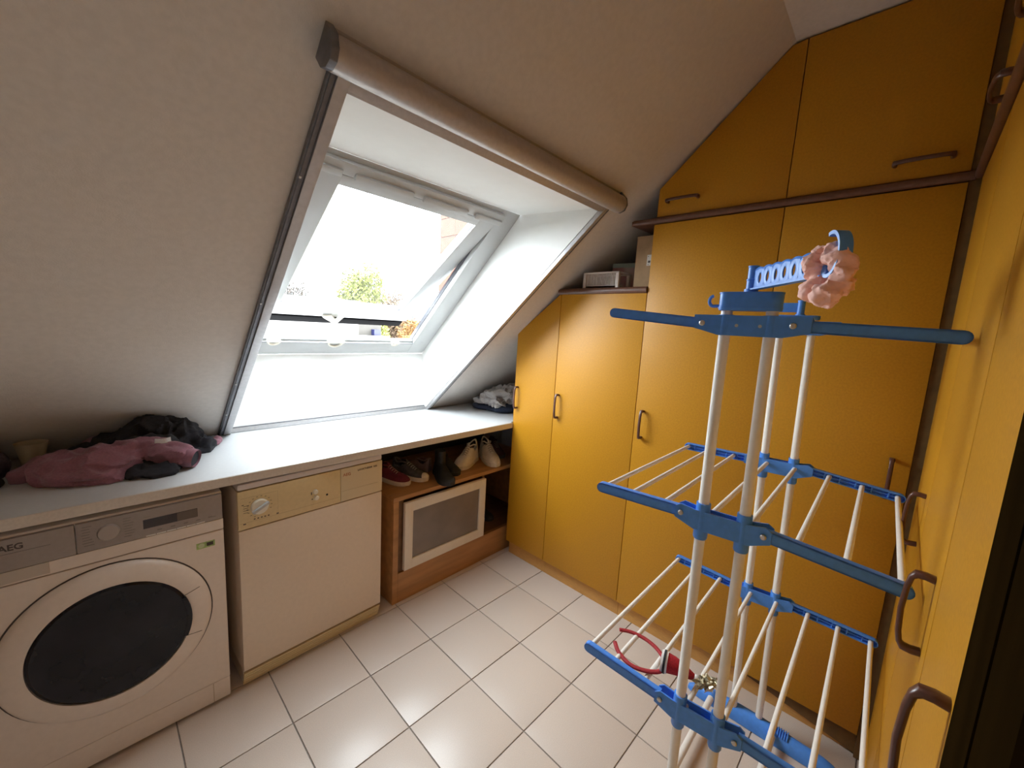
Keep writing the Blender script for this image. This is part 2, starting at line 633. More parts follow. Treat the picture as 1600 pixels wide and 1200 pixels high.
# handle: wedge base and lever
b = BM()
o_ = [(0.480, 0.945), (0.535, 0.940), (0.578, 0.990), (0.560, 1.005)]
prism(b, [H0 + SD * s + Vector((x, 0, 0)) + SN * 0.001 for x, s in o_], SN * 0.02, 0.003)
tube(b, [H0 + SD * 1.000 + SN * 0.018 + Vector((0.565, 0, 0)), H0 + SD * 0.895 + SN * 0.034 + Vector((0.570, 0, 0))], 0.012, 8)
obj('sash_handle', b, M_cream, sash)

# ------------------------------------------------------------------ roller blind round the opening
PN = Vector((0, -0.6593, -0.7518))    # slope normal into the room
PD = Vector((0, 0.7518, -0.6593))     # down the slope
R0 = Vector((0, -0.388, slope_z(-0.388)))
blind = thing('roller_blind', 'grey aluminium roller blind cassette with side rails framing the skylight', 'blind', (0.59, -0.388, slope_z(-0.388)))


def rbox(bm, x0, x1, s0, s1, n0, n1, bev=0.0):
    wbox(bm, x0 - 0.59, x1 - 0.59, s0, s1, n0, n1, bev, Vector((0, 0, 0)), PD, PN)


RL = (0.905 + 0.388) / 0.7518
for x0, x1 in ((-0.026, 0.020), (1.160, 1.190)):
    b = BM()
    rbox(b, x0 + (0.0165 if x0 < 0.5 else 0), x1 - (0 if x0 < 0.5 else 0.0085), -0.03, RL, 0.001, 0.022, 0.002)
    ra = obj('side_rail', b, M_alu, blind)
    b = BM()
    xo = (x0 - 0.002, x0 + 0.016) if x0 < 0.5 else (x1 - 0.008, x1 + 0.003)
    rbox(b, xo[0], xo[1], -0.03, RL, 0.001, 0.016, 0.002)
    rbox(b, xo[0] + 0.004, xo[0] + 0.010, -0.03, RL, 0.016, 0.020, 0.001)
    obj('rail_flange', b, M_aludark, ra)
    for s in (0.25, 0.75, 1.25, 1.5, 1.66):
        b = BM()
        rbox(b, xo[0] + 0.003, xo[0] + 0.009, s, s + 0.006, 0.0195, 0.022)
        obj('screw', b, M_screw, ra)
b = BM()
rbox(b, 0.020, 1.160, -0.032, 0.004, 0.001, 0.018, 0.002)
rbox(b, 0.024, 1.156, -0.006, 0.012, 0.003, 0.012, 0.002)
obj('pull_bar', b, M_cass, blind)
# round cassette
b = BM()
pr_ = []
for k in range(17):
    a = -0.15 * PI + 1.3 * PI * k / 16
    pr_.append((-0.062 - 0.036 * math.cos(a), 0.036 + 0.036 * math.sin(a)))
pr_ = [(-0.030, 0.001)] + [(s, max(n, 0.001)) for s, n in pr_[::-1]][::-1] + [(-0.096, 0.001)]
prism(b, [Vector((-0.040 - 0.59, 0, 0)) + PD * s + PN * n for s, n in pr_], (1.235, 0, 0))
obj('cassette', b, M_cass, blind)
for xe, xw in ((-0.056, 0.017), (1.194, 0.012)):
    b = BM()
    cxs = [(-0.100, 0.001), (-0.100, 0.040), (-0.085, 0.066), (-0.062, 0.075), (-0.040, 0.066), (-0.025, 0.040), (-0.025, 0.001)]
    prism(b, [Vector((xe - 0.59, 0, 0)) + PD * s + PN * n for s, n in cxs], (xw, 0, 0), 0.002)
    obj('end_cap', b, M_aludark, blind)
# bottom guide on the worktop
b = BM()
box(b, 0.024 - 0.59, 1.158 - 0.59, 0.894 + 0.388, 0.907 + 0.388, 0.8905 - slope_z(-0.388), 0.9105 - slope_z(-0.388), 0.002)
bg_ = obj('bottom_guide', b, M_alu, blind)
b = BM()
box(b, 0.024 - 0.59, 1.158 - 0.59, 0.9035 + 0.388, 0.9095 + 0.388, 0.911 - slope_z(-0.388), 0.915 - slope_z(-0.388))
obj('guide_groove', b, M_aludark, bg_)
for x in (0.12, 0.48, 0.78, 1.08):
    b = BM()
    lathe(b, [(0.004, 0), (0.004, -0.002)], (x - 0.59, 0.894 + 0.388, 0.9005 - slope_z(-0.388)), 'Y', 10)
    obj('screw', b, M_screw, bg_)

# ------------------------------------------------------------------ worktop
CZ, CZB, CY = 0.889, 0.854, 0.2715
ct = thing('worktop', 'long white laminate worktop running under the skylight', 'worktop', (0, CY, CZB))
b = BM()
prism(b, [(XL + 0.002, 0.004, 0), (1.388, 0.004, 0), (1.388, 0.020, 0), (XG - 0.002, 0.020, 0), (XG - 0.002, 0.905 - CY, 0), (XL + 0.002, 0.905 - CY, 0)], (0, 0, CZ - CZB), 0.0015)
obj('board', b, M_counter, ct)
b = BM()
box(b, XL + 0.002, 1.388, 0.0, 0.0042, 0.0005, CZ - CZB - 0.001, 0.001)
obj('front_edging', b, M_cedge, ct)


# ------------------------------------------------------------------ wardrobes
def handle_bm(L=0.140, P=0.030, horizontal=False):
    """bow handle, feet at +-L/2 along Z, bow towards -X"""
    b = BM()
    pts = []
    h = L / 2
    prof = [(0, -h + 0.006), (-0.012, -h + 0.004), (-0.022, -h + 0.005), (-0.027, -h + 0.012), (-0.030, -h + 0.030), (-0.032, 0.0)]
    path = prof + [(x, -z) for x, z in reversed(prof[:-1])]
    # rectangular rounded section swept
    n = len(path)
    rings = []
    for i, (x, z) in enumerate(path):
        a = path[max(0, i - 1)]
        c = path[min(n - 1, i + 1)]
        t = Vector((c[0] - a[0], 0, c[1] - a[1])).normalized()
        s = Vector((t.z, 0, -t.x))
        th = 0.0042 if 2 < i < n - 3 else 0.0058
        w = 0.0062 if 2 < i < n - 3 else 0.0078
        ring = []
        for k in range(10):
            an = 2 * PI * k / 10
            ca, sa = math.cos(an), math.sin(an)
            ca = math.copysign(abs(ca) ** 0.6, ca)
            sa = math.copysign(abs(sa) ** 0.6, sa)
            ring.append(b.verts.new(Vector((x * P / 0.030, 0, z)) + s * (th * ca) + Vector((0, w * sa, 0))))
        rings.append(ring)
    for A, B in zip(rings, rings[1:]):
        for k in range(10):
            l = (k + 1) % 10
            b.faces.new((A[k], A[l], B[l], B[k]))
    b.faces.new(rings[0])
    b.faces.new(list(reversed(rings[-1])))
    bmesh.ops.recalc_face_normals(b, faces=b.faces[:])
    return b


_hm = handle_bm()
handle_me = bpy.data.meshes.new('handle')
_hm.to_mesh(handle_me)
_hm.free()
smooth_by_angle(handle_me, 50)
handle_me.materials.append(M_handle)

XW = 1.392


def door_poly(root, pts, name='door'):
    b = BM()
    prism(b, [(0, y, z) for y, z in pts], (0.018, 0, 0), 0.0012)
    return obj(name, b, M_yellow, root, label=None)


def body_poly(root, pts, depth=0.57):
    b = BM()
    prism(b, [(0.0195, y, z) for y, z in pts], (depth, 0, 0))
    return obj('carcass', b, M_filler, root, smooth=False)


def plinth(root, y0, y1):
    b = BM()
    box(b, 0.030, 0.060, y0, y1, 0.0, 0.092, 0.001)
    obj('plinth', b, M_plinth, root)


G = 0.0016
# unit under the low end of the slope
u = thing('wardrobe', 'low yellow wardrobe section with slanted top beside the worktop', 'wardrobe', (XW, 0, 0), group='yellow wardrobes along the right wall')
d = door_poly(u, [(-0.0353 + G, 0.094), (0.275, 0.094), (0.275, 1.449), (-0.0353 + G, 1.684)])
inst('handle', handle_me, d, Matrix.Translation((0, 0.250, 1.055)))
body_poly(u, [(-0.0353, 0.092), (0.275, 0.092), (0.275, 1.436), (-0.0353, 1.676)])
plinth(u, -0.0353, 0.272)
u = thing('wardrobe', 'yellow wardrobe with one door below the open niche of boxes', 'wardrobe', (XW, 0, 0), group='yellow wardrobes along the right wall')
d = door_poly(u, [(-0.534 + G, 0.094), (-0.0353 - G, 0.094), (-0.0353 - G, 1.680), (-0.534 + G, 1.680)])
inst('handle', handle_me, d, Matrix.Translation((0, -0.065, 1.055)))
body_poly(u, [(-0.5335, 0.092), (-0.036, 0.092), (-0.036, 1.679), (-0.5335, 1.679)])
plinth(u, -0.5335, -0.036)
ns = thing('niche_shelf', 'short dark brown shelf edge below the boxes in the niche', 'shelf', (XW, -0.28, 1.683), group=None)
b = BM()
box(b, 0.004, XG - XW - 0.006, -0.252, 0.235, 0.0, 0.022)
obj('board', b, M_brown, ns)
b = BM()
tube(b, [(0.002, -0.252, 0.011), (0.002, 0.262, 0.011)], 0.0125, 12, ry=1.3)
obj('nosing', b, M_brown, ns)

u = thing('wardrobe', 'tall yellow wardrobe with slanted upper door left of the corner unit', 'wardrobe', (XW, 0, 0), group='yellow wardrobes along the right wall')
d = door_poly(u, [(-1.0425 + G, 0.094), (-0.534 - G, 0.094), (-0.534 - G, 1.986), (-1.0425 + G, 1.986)])
inst('handle', handle_me, d, Matrix.Translation((0, -0.575, 1.055)))
RH = Matrix.Rotation(PI / 2, 4, 'X')
d = door_poly(u, [(-1.0425 + G, 2.018), (-0.545, 2.018), (-0.545, 2.138), (-0.995, 2.552), (-1.0425 + G, 2.557)], 'upper_door')
inst('handle', handle_me, d, Matrix.Translation((0, -0.655, 2.078)) @ RH)
body_poly(u, [(-1.042, 0.092), (-0.5345, 0.092), (-0.5345, 2.125), (-0.99, 2.540), (-1.042, 2.545)])
plinth(u, -1.042, -0.5345)
u = thing('wardrobe', 'tall yellow wardrobe with square upper door in the far right corner', 'wardrobe', (XW, 0, 0), group='yellow wardrobes along the right wall')
d = door_poly(u, [(-1.503, 0.094), (-1.0425 - G, 0.094), (-1.0425 - G, 1.986), (-1.503, 1.986)])
inst('handle', handle_me, d, Matrix.Translation((0, -1.456, 1.055)))
d = door_poly(u, [(-1.503, 2.018), (-1.0425 - G, 2.018), (-1.0425 - G, 2.557), (-1.503, 2.557)], 'upper_door')
inst('handle', handle_me, d, Matrix.Translation((0, -1.396, 2.068)) @ RH)
body_poly(u, [(-1.533, 0.0), (-1.043, 0.092), (-1.043, 2.545), (-1.533, 2.56)])
plinth(u, -1.500, -1.043)
b = BM()
box(b, 0.006, 0.019, -1.536, -1.504, 0.0, 2.56)
obj('corner_filler', b, M_filler, u)

# moulding between lower and upper doors, with the shelf end that sticks out into the niche
ms = thing('shelf_moulding', 'dark brown moulding with pointed end running between lower and upper wardrobe doors', 'moulding', (XW, -0.97, 1.988))
b = BM()
tube(b, [(-0.004, -0.545, 0.014), (-0.004, 0.535, 0.014)], 0.0125, 12, ry=1.1)
box(b, -0.004, 0.019, -0.545, 0.50, 0.003, 0.026)
obj('nosing', b, M_brown, ms)
b = BM()
prism(b, [(-0.006, 0.437, 0.004), (-0.006, 0.545, 0.004), (0.30, 0.52, 0.004), (0.30, 0.437, 0.004)], (0, 0, 0.020), 0.001)
obj('shelf_end', b, M_brown, ms)

# right-hand run of wardrobes (turned a little)
RA = PI - 0.02
RB = (1.400, -1.528, 0)
hrot = Matrix.Rotation(PI / 2, 4, 'Z')      # handle bow towards local -Y


def rdoor(root, x0, x1, z0, z1, name='door'):
    b = BM()
    box(b, x0, x1, 0.0, 0.018, z0, z1, 0.0012)
    return obj(name, b, M_yellow, root)


spec_r = [(0.035, 0.505, 0.405, 'yellow wardrobe of the right run nearest the far corner'),
          (0.505, 0.988, 0.926, 'middle yellow wardrobe of the right run with profile bow handle'),
          (0.988, 1.298, 1.245, 'yellow wardrobe of the right run nearest the dark door frame')]
for i, (x0, x1, hx, lb) in enumerate(spec_r):
    u = thing('wardrobe', lb, 'wardrobe', RB, RA, group='yellow wardrobes at the right edge')
    G = 0.0032
    d = rdoor(u, x0 + G, x1 - G, 0.094, 1.986)
    inst('handle', handle_me, d, Matrix.Translation((hx, 0, 1.055)) @ hrot)
    d = rdoor(u, x0 + G, x1 - G, 2.018, 2.557, 'upper_door')
    inst('handle', handle_me, d, Matrix.Translation(((x0 + x1) / 2 if i else 0.40, 0, 2.075)) @ hrot @ RH)
    b = BM()
    box(b, x0, x1, 0.0195, 0.50, 0.0, 2.56)
    obj('carcass', b, M_filler, u, smooth=False)
    b = BM()
    box(b, x0, x1, 0.012, 0.0195, 0.0, 0.092)
    obj('plinth', b, M_plinth, u)
ms = thing('shelf_moulding', 'dark brown moulding above the lower doors of the right run', 'moulding', RB, RA)
b = BM()
tube(b, [(0.02, -0.004, 2.002), (1.298, -0.004, 2.002)], 0.0125, 12, ry=1.1)
box(b, 0.02, 1.298, -0.004, 0.018, 1.9895, 2.0145)
obj('nosing', b, M_brown, ms)

# dark door with frame behind the near end of the run
dr = bpy.data.objects.new('door_1', None)
COL.objects.link(dr)
dr.location = RB
dr.rotation_euler = (0, 0, RA)
dr['kind'] = 'structure'
dr['label'] = 'dark wooden door frame at the right edge'
b = BM()
box(b, 1.301, 1.384, -0.006, 0.40, 0.0, 2.10, 0.002)
obj('door_frame', b, M_darkwood, dr)
b = BM()
box(b, 1.3855, 1.475, -0.0045, 0.040, 0.0, 2.10, 0.001)
obj('door_jamb', b, M_darkwood, dr)
b = BM()
box(b, 1.300, 1.477, 0.004, 0.42, 2.102, ZC)
box(b, 1.477, 2.19, 0.004, 0.42, 0.0, ZC)
wb = obj('wall_back', b, M_plaster, smooth=False, kind='structure')
wb.location = RB
wb.rotation_euler = (0, 0, RA)

# ------------------------------------------------------------------ washing machine
wm = thing('washing_machine', 'front-loading washing machine with big dark round porthole', 'washing machine', (-0.432, 0.27, 0))
b = BM()
box(b, -0.298, 0.298, 0.012, 0.60, 0.01, 0.838, 0.006)
obj('cabinet', b, M_appl, wm)
b = BM()
box(b, -0.298, 0.298, 0.0, 0.02, 0.095, 0.696, 0.004)
fp = obj('front_panel', b, M_appl, wm)
b = BM()
box(b, -0.298, 0.298, 0.0, 0.02, 0.699, 0.738, 0.003)
obj('fascia_strip', b, M_appl, wm)
b = BM()
box(b, -0.298, 0.298, 0.004, 0.02, 0.012, 0.092, 0.003)
kp = obj('kick_plate', b, M_appl, wm)
b = BM()
box(b, 0.245, 0.2465, 0.0030, 0.005, 0.014, 0.090)
obj('flap_seam', b, M_printline, kp)
b = BM()
box(b, -0.0620, 0.296, -0.001, 0.02, 0.7395, 0.831, 0.002)
pan = obj('control_panel', b, M_panel, wm)
b = BM()
box(b, -0.296, -0.0640, -0.001, 0.02, 0.7395, 0.831, 0.002)
drw = obj('detergent_drawer', b, M_panel, wm)
b = BM()
box(b, -0.296, -0.118, -0.0012, 0.018, 0.703, 0.7385, 0.002)
obj('drawer_grip', b, mat('drawer_grip', (0.45, 0.39, 0.33), 0.4), drw)
b = BM()
box(b, 0.085, 0.225, -0.0018, 0.01, 0.768, 0.7985, 0.0005)
dsp = obj('display', b, M_disp, pan)
b = BM()
box(b, 0.170, 0.224, -0.0022, 0.01, 0.7690, 0.7975)
obj('display_field', b, M_dispo, dsp)
b = BM()
lathe(b, [(0.026, 0), (0.026, -0.004), (0.023, -0.009)], (0.006, 0, 0.786), 'Y', 28)
obj('programme_dial', b, mat('dial_grey', (0.36, 0.31, 0.285), 0.4, metal=0.1), pan)
b = BM()
for side, xx in ((-1, -0.050), (1, 0.040)):
    for k in range(8):
        w = random.uniform(0.016, 0.026)
        z = 0.757 + k * 0.0085
        x0 = xx + random.uniform(-0.002, 0.002)
        box(b, x0, x0 + w, -0.0014, 0.0, z, z + 0.0022)
for k in range(5):
    x0 = 0.118 + k * 0.034
    box(b, x0, x0 + 0.012, -0.0014, 0.0, 0.7525, 0.757)
box(b, 0.262, 0.276, -0.0014, 0.0, 0.752, 0.7545)
box(b, 0.086, 0.104, -0.0014, 0.0, 0.806, 0.8075)
obj('programme_print', b, mat('print_faint', (0.20, 0.17, 0.155), 0.5), pan, kind='stuff')
for k in range(6):
    b = BM()
    box(b, 0.090 + k * 0.026, 0.114 + k * 0.026, -0.003, 0.01, 0.7405, 0.7438, 0.0006)
    obj('key', b, mat('key_white', (0.80, 0.75, 0.70), 0.4), pan)
FRONT = Matrix.Rotation(PI / 2, 4, 'X')
text('lettering', 'AEG', 0.024, Matrix.Translation((-0.206, -0.0012, 0.7985)) @ FRONT, M_print, drw, bold=0.0006)
b = BM()
box(b, -0.206, -0.112, -0.0014, 0.0, 0.7895, 0.7902)
obj('printed_line', b, M_print, drw)
b = BM()
box(b, 0.217, 0.270, -0.0008, 0.001, 0.644, 0.666)
stk = obj('efficiency_sticker', b, M_sticker, fp)
b = BM()
box(b, 0.246, 0.265, -0.0012, 0.001, 0.649, 0.662)
obj('sticker_field', b, M_print, stk)
b = BM()
lathe(b, [(0.009, 0), (0.009, -0.0011)], (0.231, 0, 0.655), 'Y', 16)
obj('sticker_roundel', b, mat('sticker_pale', (0.50, 0.56, 0.34), 0.6), stk)
# round door
b = BM()
lathe(b, [(0.249, 0.004), (0.249, -0.004), (0.246, -0.012), (0.236, -0.019), (0.205, -0.026), (0.188, -0.027), (0.186, -0.010)], (0.002, 0, 0.430), 'Y', 72, cap0=False, cap1=False)
dor = obj('door', b, M_appl, wm)
b = BM()
lathe(b, [(0.187, -0.012), (0.185, -0.028), (0.178, -0.032), (0.160, -0.030), (0.10, -0.040), (0.03, -0.044), (0.001, -0.0445)], (0.002, 0, 0.432), 'Y', 72, cap0=False)
obj('porthole_glass', b, M_glassdark, dor)
b = BM()
lathe(b, [(0.254, 0.0005), (0.252, -0.0012), (0.249, -0.0012), (0.248, 0.0005)], (0.002, 0, 0.430), 'Y', 72, cap0=False, cap1=False)
obj('door_gap', b, M_print, dor)
for a in (0.42, -0.42):
    b = BM()
    p0 = Vector((0.002 + 0.184 * math.cos(a), -0.030, 0.43 + 0.184 * math.sin(a)))
    p1 = Vector((0.002 + 0.232 * math.cos(a * 0.9), -0.0205, 0.43 + 0.232 * math.sin(a * 0.9)))
    tube(b, [p0, p1], 0.0009, 6)
    obj('grip_seam', b, M_print, dor)
b = BM()
prism(b, [(0.002 + 0.176 * math.cos(a), -0.030, 0.43 + 0.176 * math.sin(a)) for a in [x * 0.1 for x in range(-4, 5)]] +
      [(0.002 + 0.190 * math.cos(a), -0.030, 0.43 + 0.190 * math.sin(a)) for a in [x * 0.1 for x in range(4, -5, -1)]], (0, -0.004, 0), 0.001)
obj('door_grip', b, M_glassdark, dor)

# ------------------------------------------------------------------ dryer
td = thing('tumble_dryer', 'older cream tumble dryer with plain front and ochre control panel', 'tumble dryer', (0.207, 0.2815, 0), 0.028)
b = BM()
box(b, -0.295, 0.295, 0.014, 0.57, 0.072, 0.818, 0.004)
box(b, -0.290, 0.290, 0.040, 0.57, 0.0, 0.072)
obj('cabinet', b, M_dry, td)
b = BM()
box(b, -0.295, 0.295, 0.0, 0.56, 0.823, 0.848, 0.009)
obj('lid', b, M_lid, td)
b = BM()
box(b, -0.295, 0.295, 0.0, 0.02, 0.076, 0.664, 0.003)
obj('front_panel', b, M_dry, td)
b = BM()
box(b, -0.295, 0.0925, -0.001, 0.02, 0.669, 0.8205, 0.002)
cp = obj('control_panel', b, M_drypanel, td)
b = BM()
box(b, 0.0942, 0.295, -0.001, 0.02, 0.669, 0.8205, 0.002)
np_ = obj('name_panel', b, mat('dryer_name_panel', (0.64, 0.52, 0.33), 0.45), td)
for k in range(5):
    z0 = 0.064 - k * 0.013
    b = BM()
    yk = 0.003 + k * 0.0045
    box(b, -0.294, 0.294, yk, yk + 0.012, z0 - 0.0080, z0, 0.001)
    obj('grille_slat', b, M_drypanel, td)
b = BM()
lathe(b, [(0.031, 0), (0.031, -0.004), (0.027, -0.012), (0.001, -0.013)], (-0.224, 0, 0.747), 'Y', 32, cap0=False)
kn = obj('programme_knob', b, M_cream, td)
b = BM()
t = BM()
box(t, -0.032, 0.032, -0.024, -0.010, -0.0055, 0.0055, 0.003)
t.transform(Matrix.Translation((-0.224, 0, 0.747)) @ Matrix.Rotation(-0.50, 4, 'Y'))
obj('pointer_grip', t, M_white, kn)
b.free()
for z, x in ((0.749, -0.017), (0.722, -0.013)):
    b = BM()
    lathe(b, [(0.0105, 0), (0.0105, -0.008), (0.008, -0.012), (0.001, -0.0125)], (x, 0, z), 'Y', 20, cap0=False)
    obj('push_button', b, M_cream, td)
b = BM()
lathe(b, [(0.005, -0.0005), (0.004, -0.002), (0.0005, -0.0022)], (0.033, 0, 0.7215), 'Y', 16, cap0=False)
obj('indicator_lamp', b, M_black, td)
b = BM()
for k in range(4):
    box(b, -0.278, -0.262 + 0.003 * (k % 2), -0.0014, 0, 0.733 + k * 0.009, 0.7345 + k * 0.009)
for k in range(14):
    a = -0.4 + k * 0.36
    cx_, cz_ = -0.224 + 0.041 * math.cos(a), 0.747 + 0.041 * math.sin(a)
    box(b, cx_ - 0.003, cx_ + 0.003, -0.0014, 0, cz_ - 0.0008, cz_ + 0.0008)
for k in range(5):
    box(b, -0.245 + k * 0.012, -0.239 + k * 0.012, -0.0014, 0, 0.699, 0.703)
box(b, -0.283, -0.276, -0.0014, 0, 0.765, 0.768)
box(b, -0.280, -0.271, -0.0014, 0, 0.688, 0.692)
box(b, -0.166, -0.158, -0.0014, 0, 0.697, 0.701)
box(b, -0.034, -0.030, -0.0014, 0, 0.738, 0.750)
box(b, -0.032, -0.026, -0.0014, 0, 0.716, 0.720)
obj('panel_print', b, M_print, cp, kind='stuff')
b = BM()
box(b, -0.292, 0.090, -0.0013, 0, 0.694, 0.6947)
box(b, -0.285, -0.160, -0.0013, 0, 0.792, 0.7927)
box(b, -0.1605, -0.160, -0.0013, 0, 0.702, 0.7927)
obj('panel_lines', b, M_printline, cp)
text('lettering', 'AEG', 0.019, Matrix.Translation((0.104, -0.0013, 0.785)) @ FRONT, M_printred, np_)
text('lettering', 'LAVATHERM  500', 0.0125, Matrix.Translation((0.172, -0.0013, 0.7955)) @ FRONT, M_print, np_, bold=0.0002)
b = BM()
box(b, 0.230, 0.272, -0.0014, 0, 0.716, 0.7173)
box(b, 0.096, 0.228, -0.0014, 0, 0.7163, 0.7169)
obj('printed_line', b, M_printline, np_)

# ------------------------------------------------------------------ shelf unit under the worktop
SY = 0.318
su = thing('shelf_unit', 'low wooden shelf unit under the worktop with glazed white door', 'shelf unit', (0, SY, 0))
b = BM()
box(b, 0.585, 0.615, 0.0, 0.55, 0.0, 0.568, 0.001)
obj('side_panel', b, M_wood, su)
b = BM()
box(b, 1.690, 1.720, 0.012, 0.55, 0.0, 0.568, 0.001)
obj('side_panel', b, M_wood, su)
b = BM()
box(b, 0.585, 1.720, 0.0, 0.56, 0.5695, 0.592, 0.001)
obj('top_board', b, M_wood, su)
STOP = 0.592
b = BM()
box(b, 0.6155, 1.6895, 0.0, 0.022, 0.0, 0.166, 0.001)
obj('base_panel', b, M_wood, su)
b = BM()
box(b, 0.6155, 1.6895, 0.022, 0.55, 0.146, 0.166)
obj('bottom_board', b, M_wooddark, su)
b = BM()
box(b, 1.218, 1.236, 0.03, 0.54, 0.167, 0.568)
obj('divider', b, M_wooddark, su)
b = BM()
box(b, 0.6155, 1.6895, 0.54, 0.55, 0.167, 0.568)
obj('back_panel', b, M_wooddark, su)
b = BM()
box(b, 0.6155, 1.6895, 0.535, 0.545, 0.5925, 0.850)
rb_ = obj('shade_board_1', b, mat('shade_near_black', (0.035, 0.032, 0.038), 0.9), kind='structure')  # added board: near-black colour stands in for the shade behind the shoes
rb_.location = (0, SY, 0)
b = BM()
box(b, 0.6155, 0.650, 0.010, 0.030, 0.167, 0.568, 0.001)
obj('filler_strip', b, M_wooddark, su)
DX0, DX1, DZ0, DZ1, FWD = 0.640, 1.205, 0.182, 0.556, 0.048
b = BM()
for q in ((DX0, DX0 + FWD, DZ0, DZ1), (DX1 - FWD, DX1, DZ0, DZ1)):
    box(b, q[0], q[1], -0.022, -0.001, q[2], q[3], 0.002)
for q in ((DX0 + FWD - 0.002, DX1 - FWD + 0.002, DZ0, DZ0 + FWD + 0.006), (DX0 + FWD - 0.002, DX1 - FWD + 0.002, DZ1 - FWD - 0.004, DZ1)):
    box(b, q[0], q[1], -0.022, -0.001, q[2], q[3], 0.002)
gd = obj('glazed_door', b, M_frosty, su)
b = BM()
box(b, DX0 + FWD - 0.005, DX1 - FWD + 0.005, -0.012, -0.008, DZ0 + FWD, DZ1 - FWD)
obj('frosted_pane', b, M_frost, gd)


# ------------------------------------------------------------------ shoes
def shoe(label, toe, heel, z, mats, L=None, H=1.0, tilt=0.0, group='shoes on the wooden shelf', laces=True, boot=False, roll=0.0):
    toe = Vector((toe[0], toe[1], z))
    heel = Vector((heel[0], heel[1], z))
    ax = (toe - heel)
    L = L or ax.length
    ax.normalize()
    up = Vector((0, 0, 1))
    sd = up.cross(ax)
    upm, solem, linm = mats
    M = Matrix(((ax.x, sd.x, 0, heel.x), (ax.y, sd.y, 0, heel.y), (0, 0, 1, z), (0, 0, 0, 1)))
    M = M @ Matrix.Rotation(tilt, 4, 'Y') @ Matrix.Rotation(roll, 4, 'X')
    r = thing('shoe' if not boot else 'ankle_boot', label, 'shoe' if not boot else 'boot', (0, 0, 0), group=group)
    r.matrix_world = M
    N = 22
    st = [i / (N - 1) for i in range(N)]

    def wid(s):
        return L * (0.135 + 0.045 * math.sin(PI * min(1, max(0, (s - 0.25) / 0.9)))) * (max(0.0, 1 - max(0, (s - 0.72) / 0.28) ** 2.4) ** 0.5 if s > 0.72 else 1) * (1 - 0.9 * max(0, (0.10 - s) / 0.10) ** 2 * 0.45)

    def hgt(s):
        if s < 0.30:
            h = 0.36 + 0.05 * max(0, (0.12 - s) / 0.12) - 0.03 * math.sin(PI * s / 0.30)
        elif s < 0.72:
            q = (s - 0.30) / 0.42
            h = 0.36 - 0.15 * (q * q * (3 - 2 * q))
        else:
            q = (s - 0.72) / 0.28
            h = 0.21 - 0.06 * q - 0.07 * q ** 4
        return L * h * H

    # sole
    b = BM()
    sh = 0.095 * L
    lo, hi = [], []
    ring = []
    for s in st:
        ring.append((s * L, wid(s) * 1.05 + 0.002))
    outline = [(x, w) for x, w in ring] + [(x, -w) for x, w in reversed(ring)]
    prism(b, [(x, w, 0.0) for x, w in outline], (0, 0, sh), 0.003)
    obj('sole', b, solem, r)
    # upper
    b = BM()
    rings = []
    K = 18
    for s in st:
        w, h = wid(s), hgt(s)
        rg = []
        for k in range(K + 1):
            a = PI * k / K
            cc, ss = math.cos(a), math.sin(a)
            yy = w * math.copysign(abs(cc) ** 0.75, cc) * (1 - 0.22 * ss * (1 if s < 0.6 else 0.5))
            zz = sh * 0.7 + (h - sh * 0.7) * abs(ss) ** 0.75
            if s < 0.40 and zz > h * 0.97:
                zz = h * 0.97
            if 0.05 < s < 0.40 and abs(yy) < 0.088 * L * (1 - ((s - 0.225) / 0.2) ** 2) ** 0.5 + 0.002:
                zz = min(zz, h * 0.60)
            rg.append(b.verts.new((s * L, yy, zz)))
        rings.append(rg)
    for A, B in zip(rings, rings[1:]):
        for k in range(K):
            b.faces.new((A[k], A[k + 1], B[k + 1], B[k]))
    b.faces.new(rings[0])
    b.faces.new(list(reversed(rings[-1])))
    bmesh.ops.recalc_face_normals(b, faces=b.faces[:])
    upo = obj('upper', b, upm, r)
    # collar and opening
    b = BM()
    pts = []
    for k in range(24):
        a = 2 * PI * k / 24
        s = 0.225 + 0.185 * math.cos(a)
        pts.append((s * L, 0.095 * L * math.sin(a), hgt(s) * 0.985 + (0.012 * L if math.cos(a) < -0.5 else 0)))
    tube(b, pts, 0.017 * L, 8, closed=True)
    obj('collar', b, upm, r)
    b = BM()
    vs = [b.verts.new((x, y, zz + 0.002 * L)) for x, y, zz in pts]
    c = b.verts.new((0.21 * L, 0, hgt(0.2) * 0.63))
    for k in range(24):
        b.faces.new((vs[k], vs[(k + 1) % 24], c))
    bmesh.ops.recalc_face_normals(b, faces=b.faces[:])
    obj('lining', b, linm, r)
    if boot:
        b = BM()
        prof = []
        for k in range(7):
            q = k / 6
            prof.append([(0.20 * L + 0.01 * q * L, 0, hgt(0.2) * 0.8 + q * 0.36 * L), 0.125 * L * (1 - 0.06 * q)])
        tube(b, [p for p, _ in prof], [q for _, q in prof], 16, cap=True, ry=1.35)
        obj('shaft', b, upm, r)
    if laces:
        b = BM()
        tp = []
        for k in range(6):
            s = 0.42 + k * 0.058
            tp.append((s * L, 0, hgt(s) + 0.006 * L))
        tube(b, [(0.36 * L, 0, hgt(0.36) + 0.05 * L)] + tp, [0.02 * L] + [0.032 * L] * 6, 8, ry=0.35)
        obj('tongue', b, upm, r)
        b = BM()
        for k in range(5):
            s = 0.43 + k * 0.055
            w = 0.058 * L
            tube(b, [(s * L, -w, hgt(s) - 0.012 * L), (s * L + 0.01 * L, 0, hgt(s) + 0.022 * L), (s * L, w, hgt(s) - 0.012 * L)], 0.007 * L, 6)
        obj('laces', b, M_lace if upm is not M_shoewhite else mat('shoe_lace_tan', (0.30, 0.24, 0.17), 0.9), r)
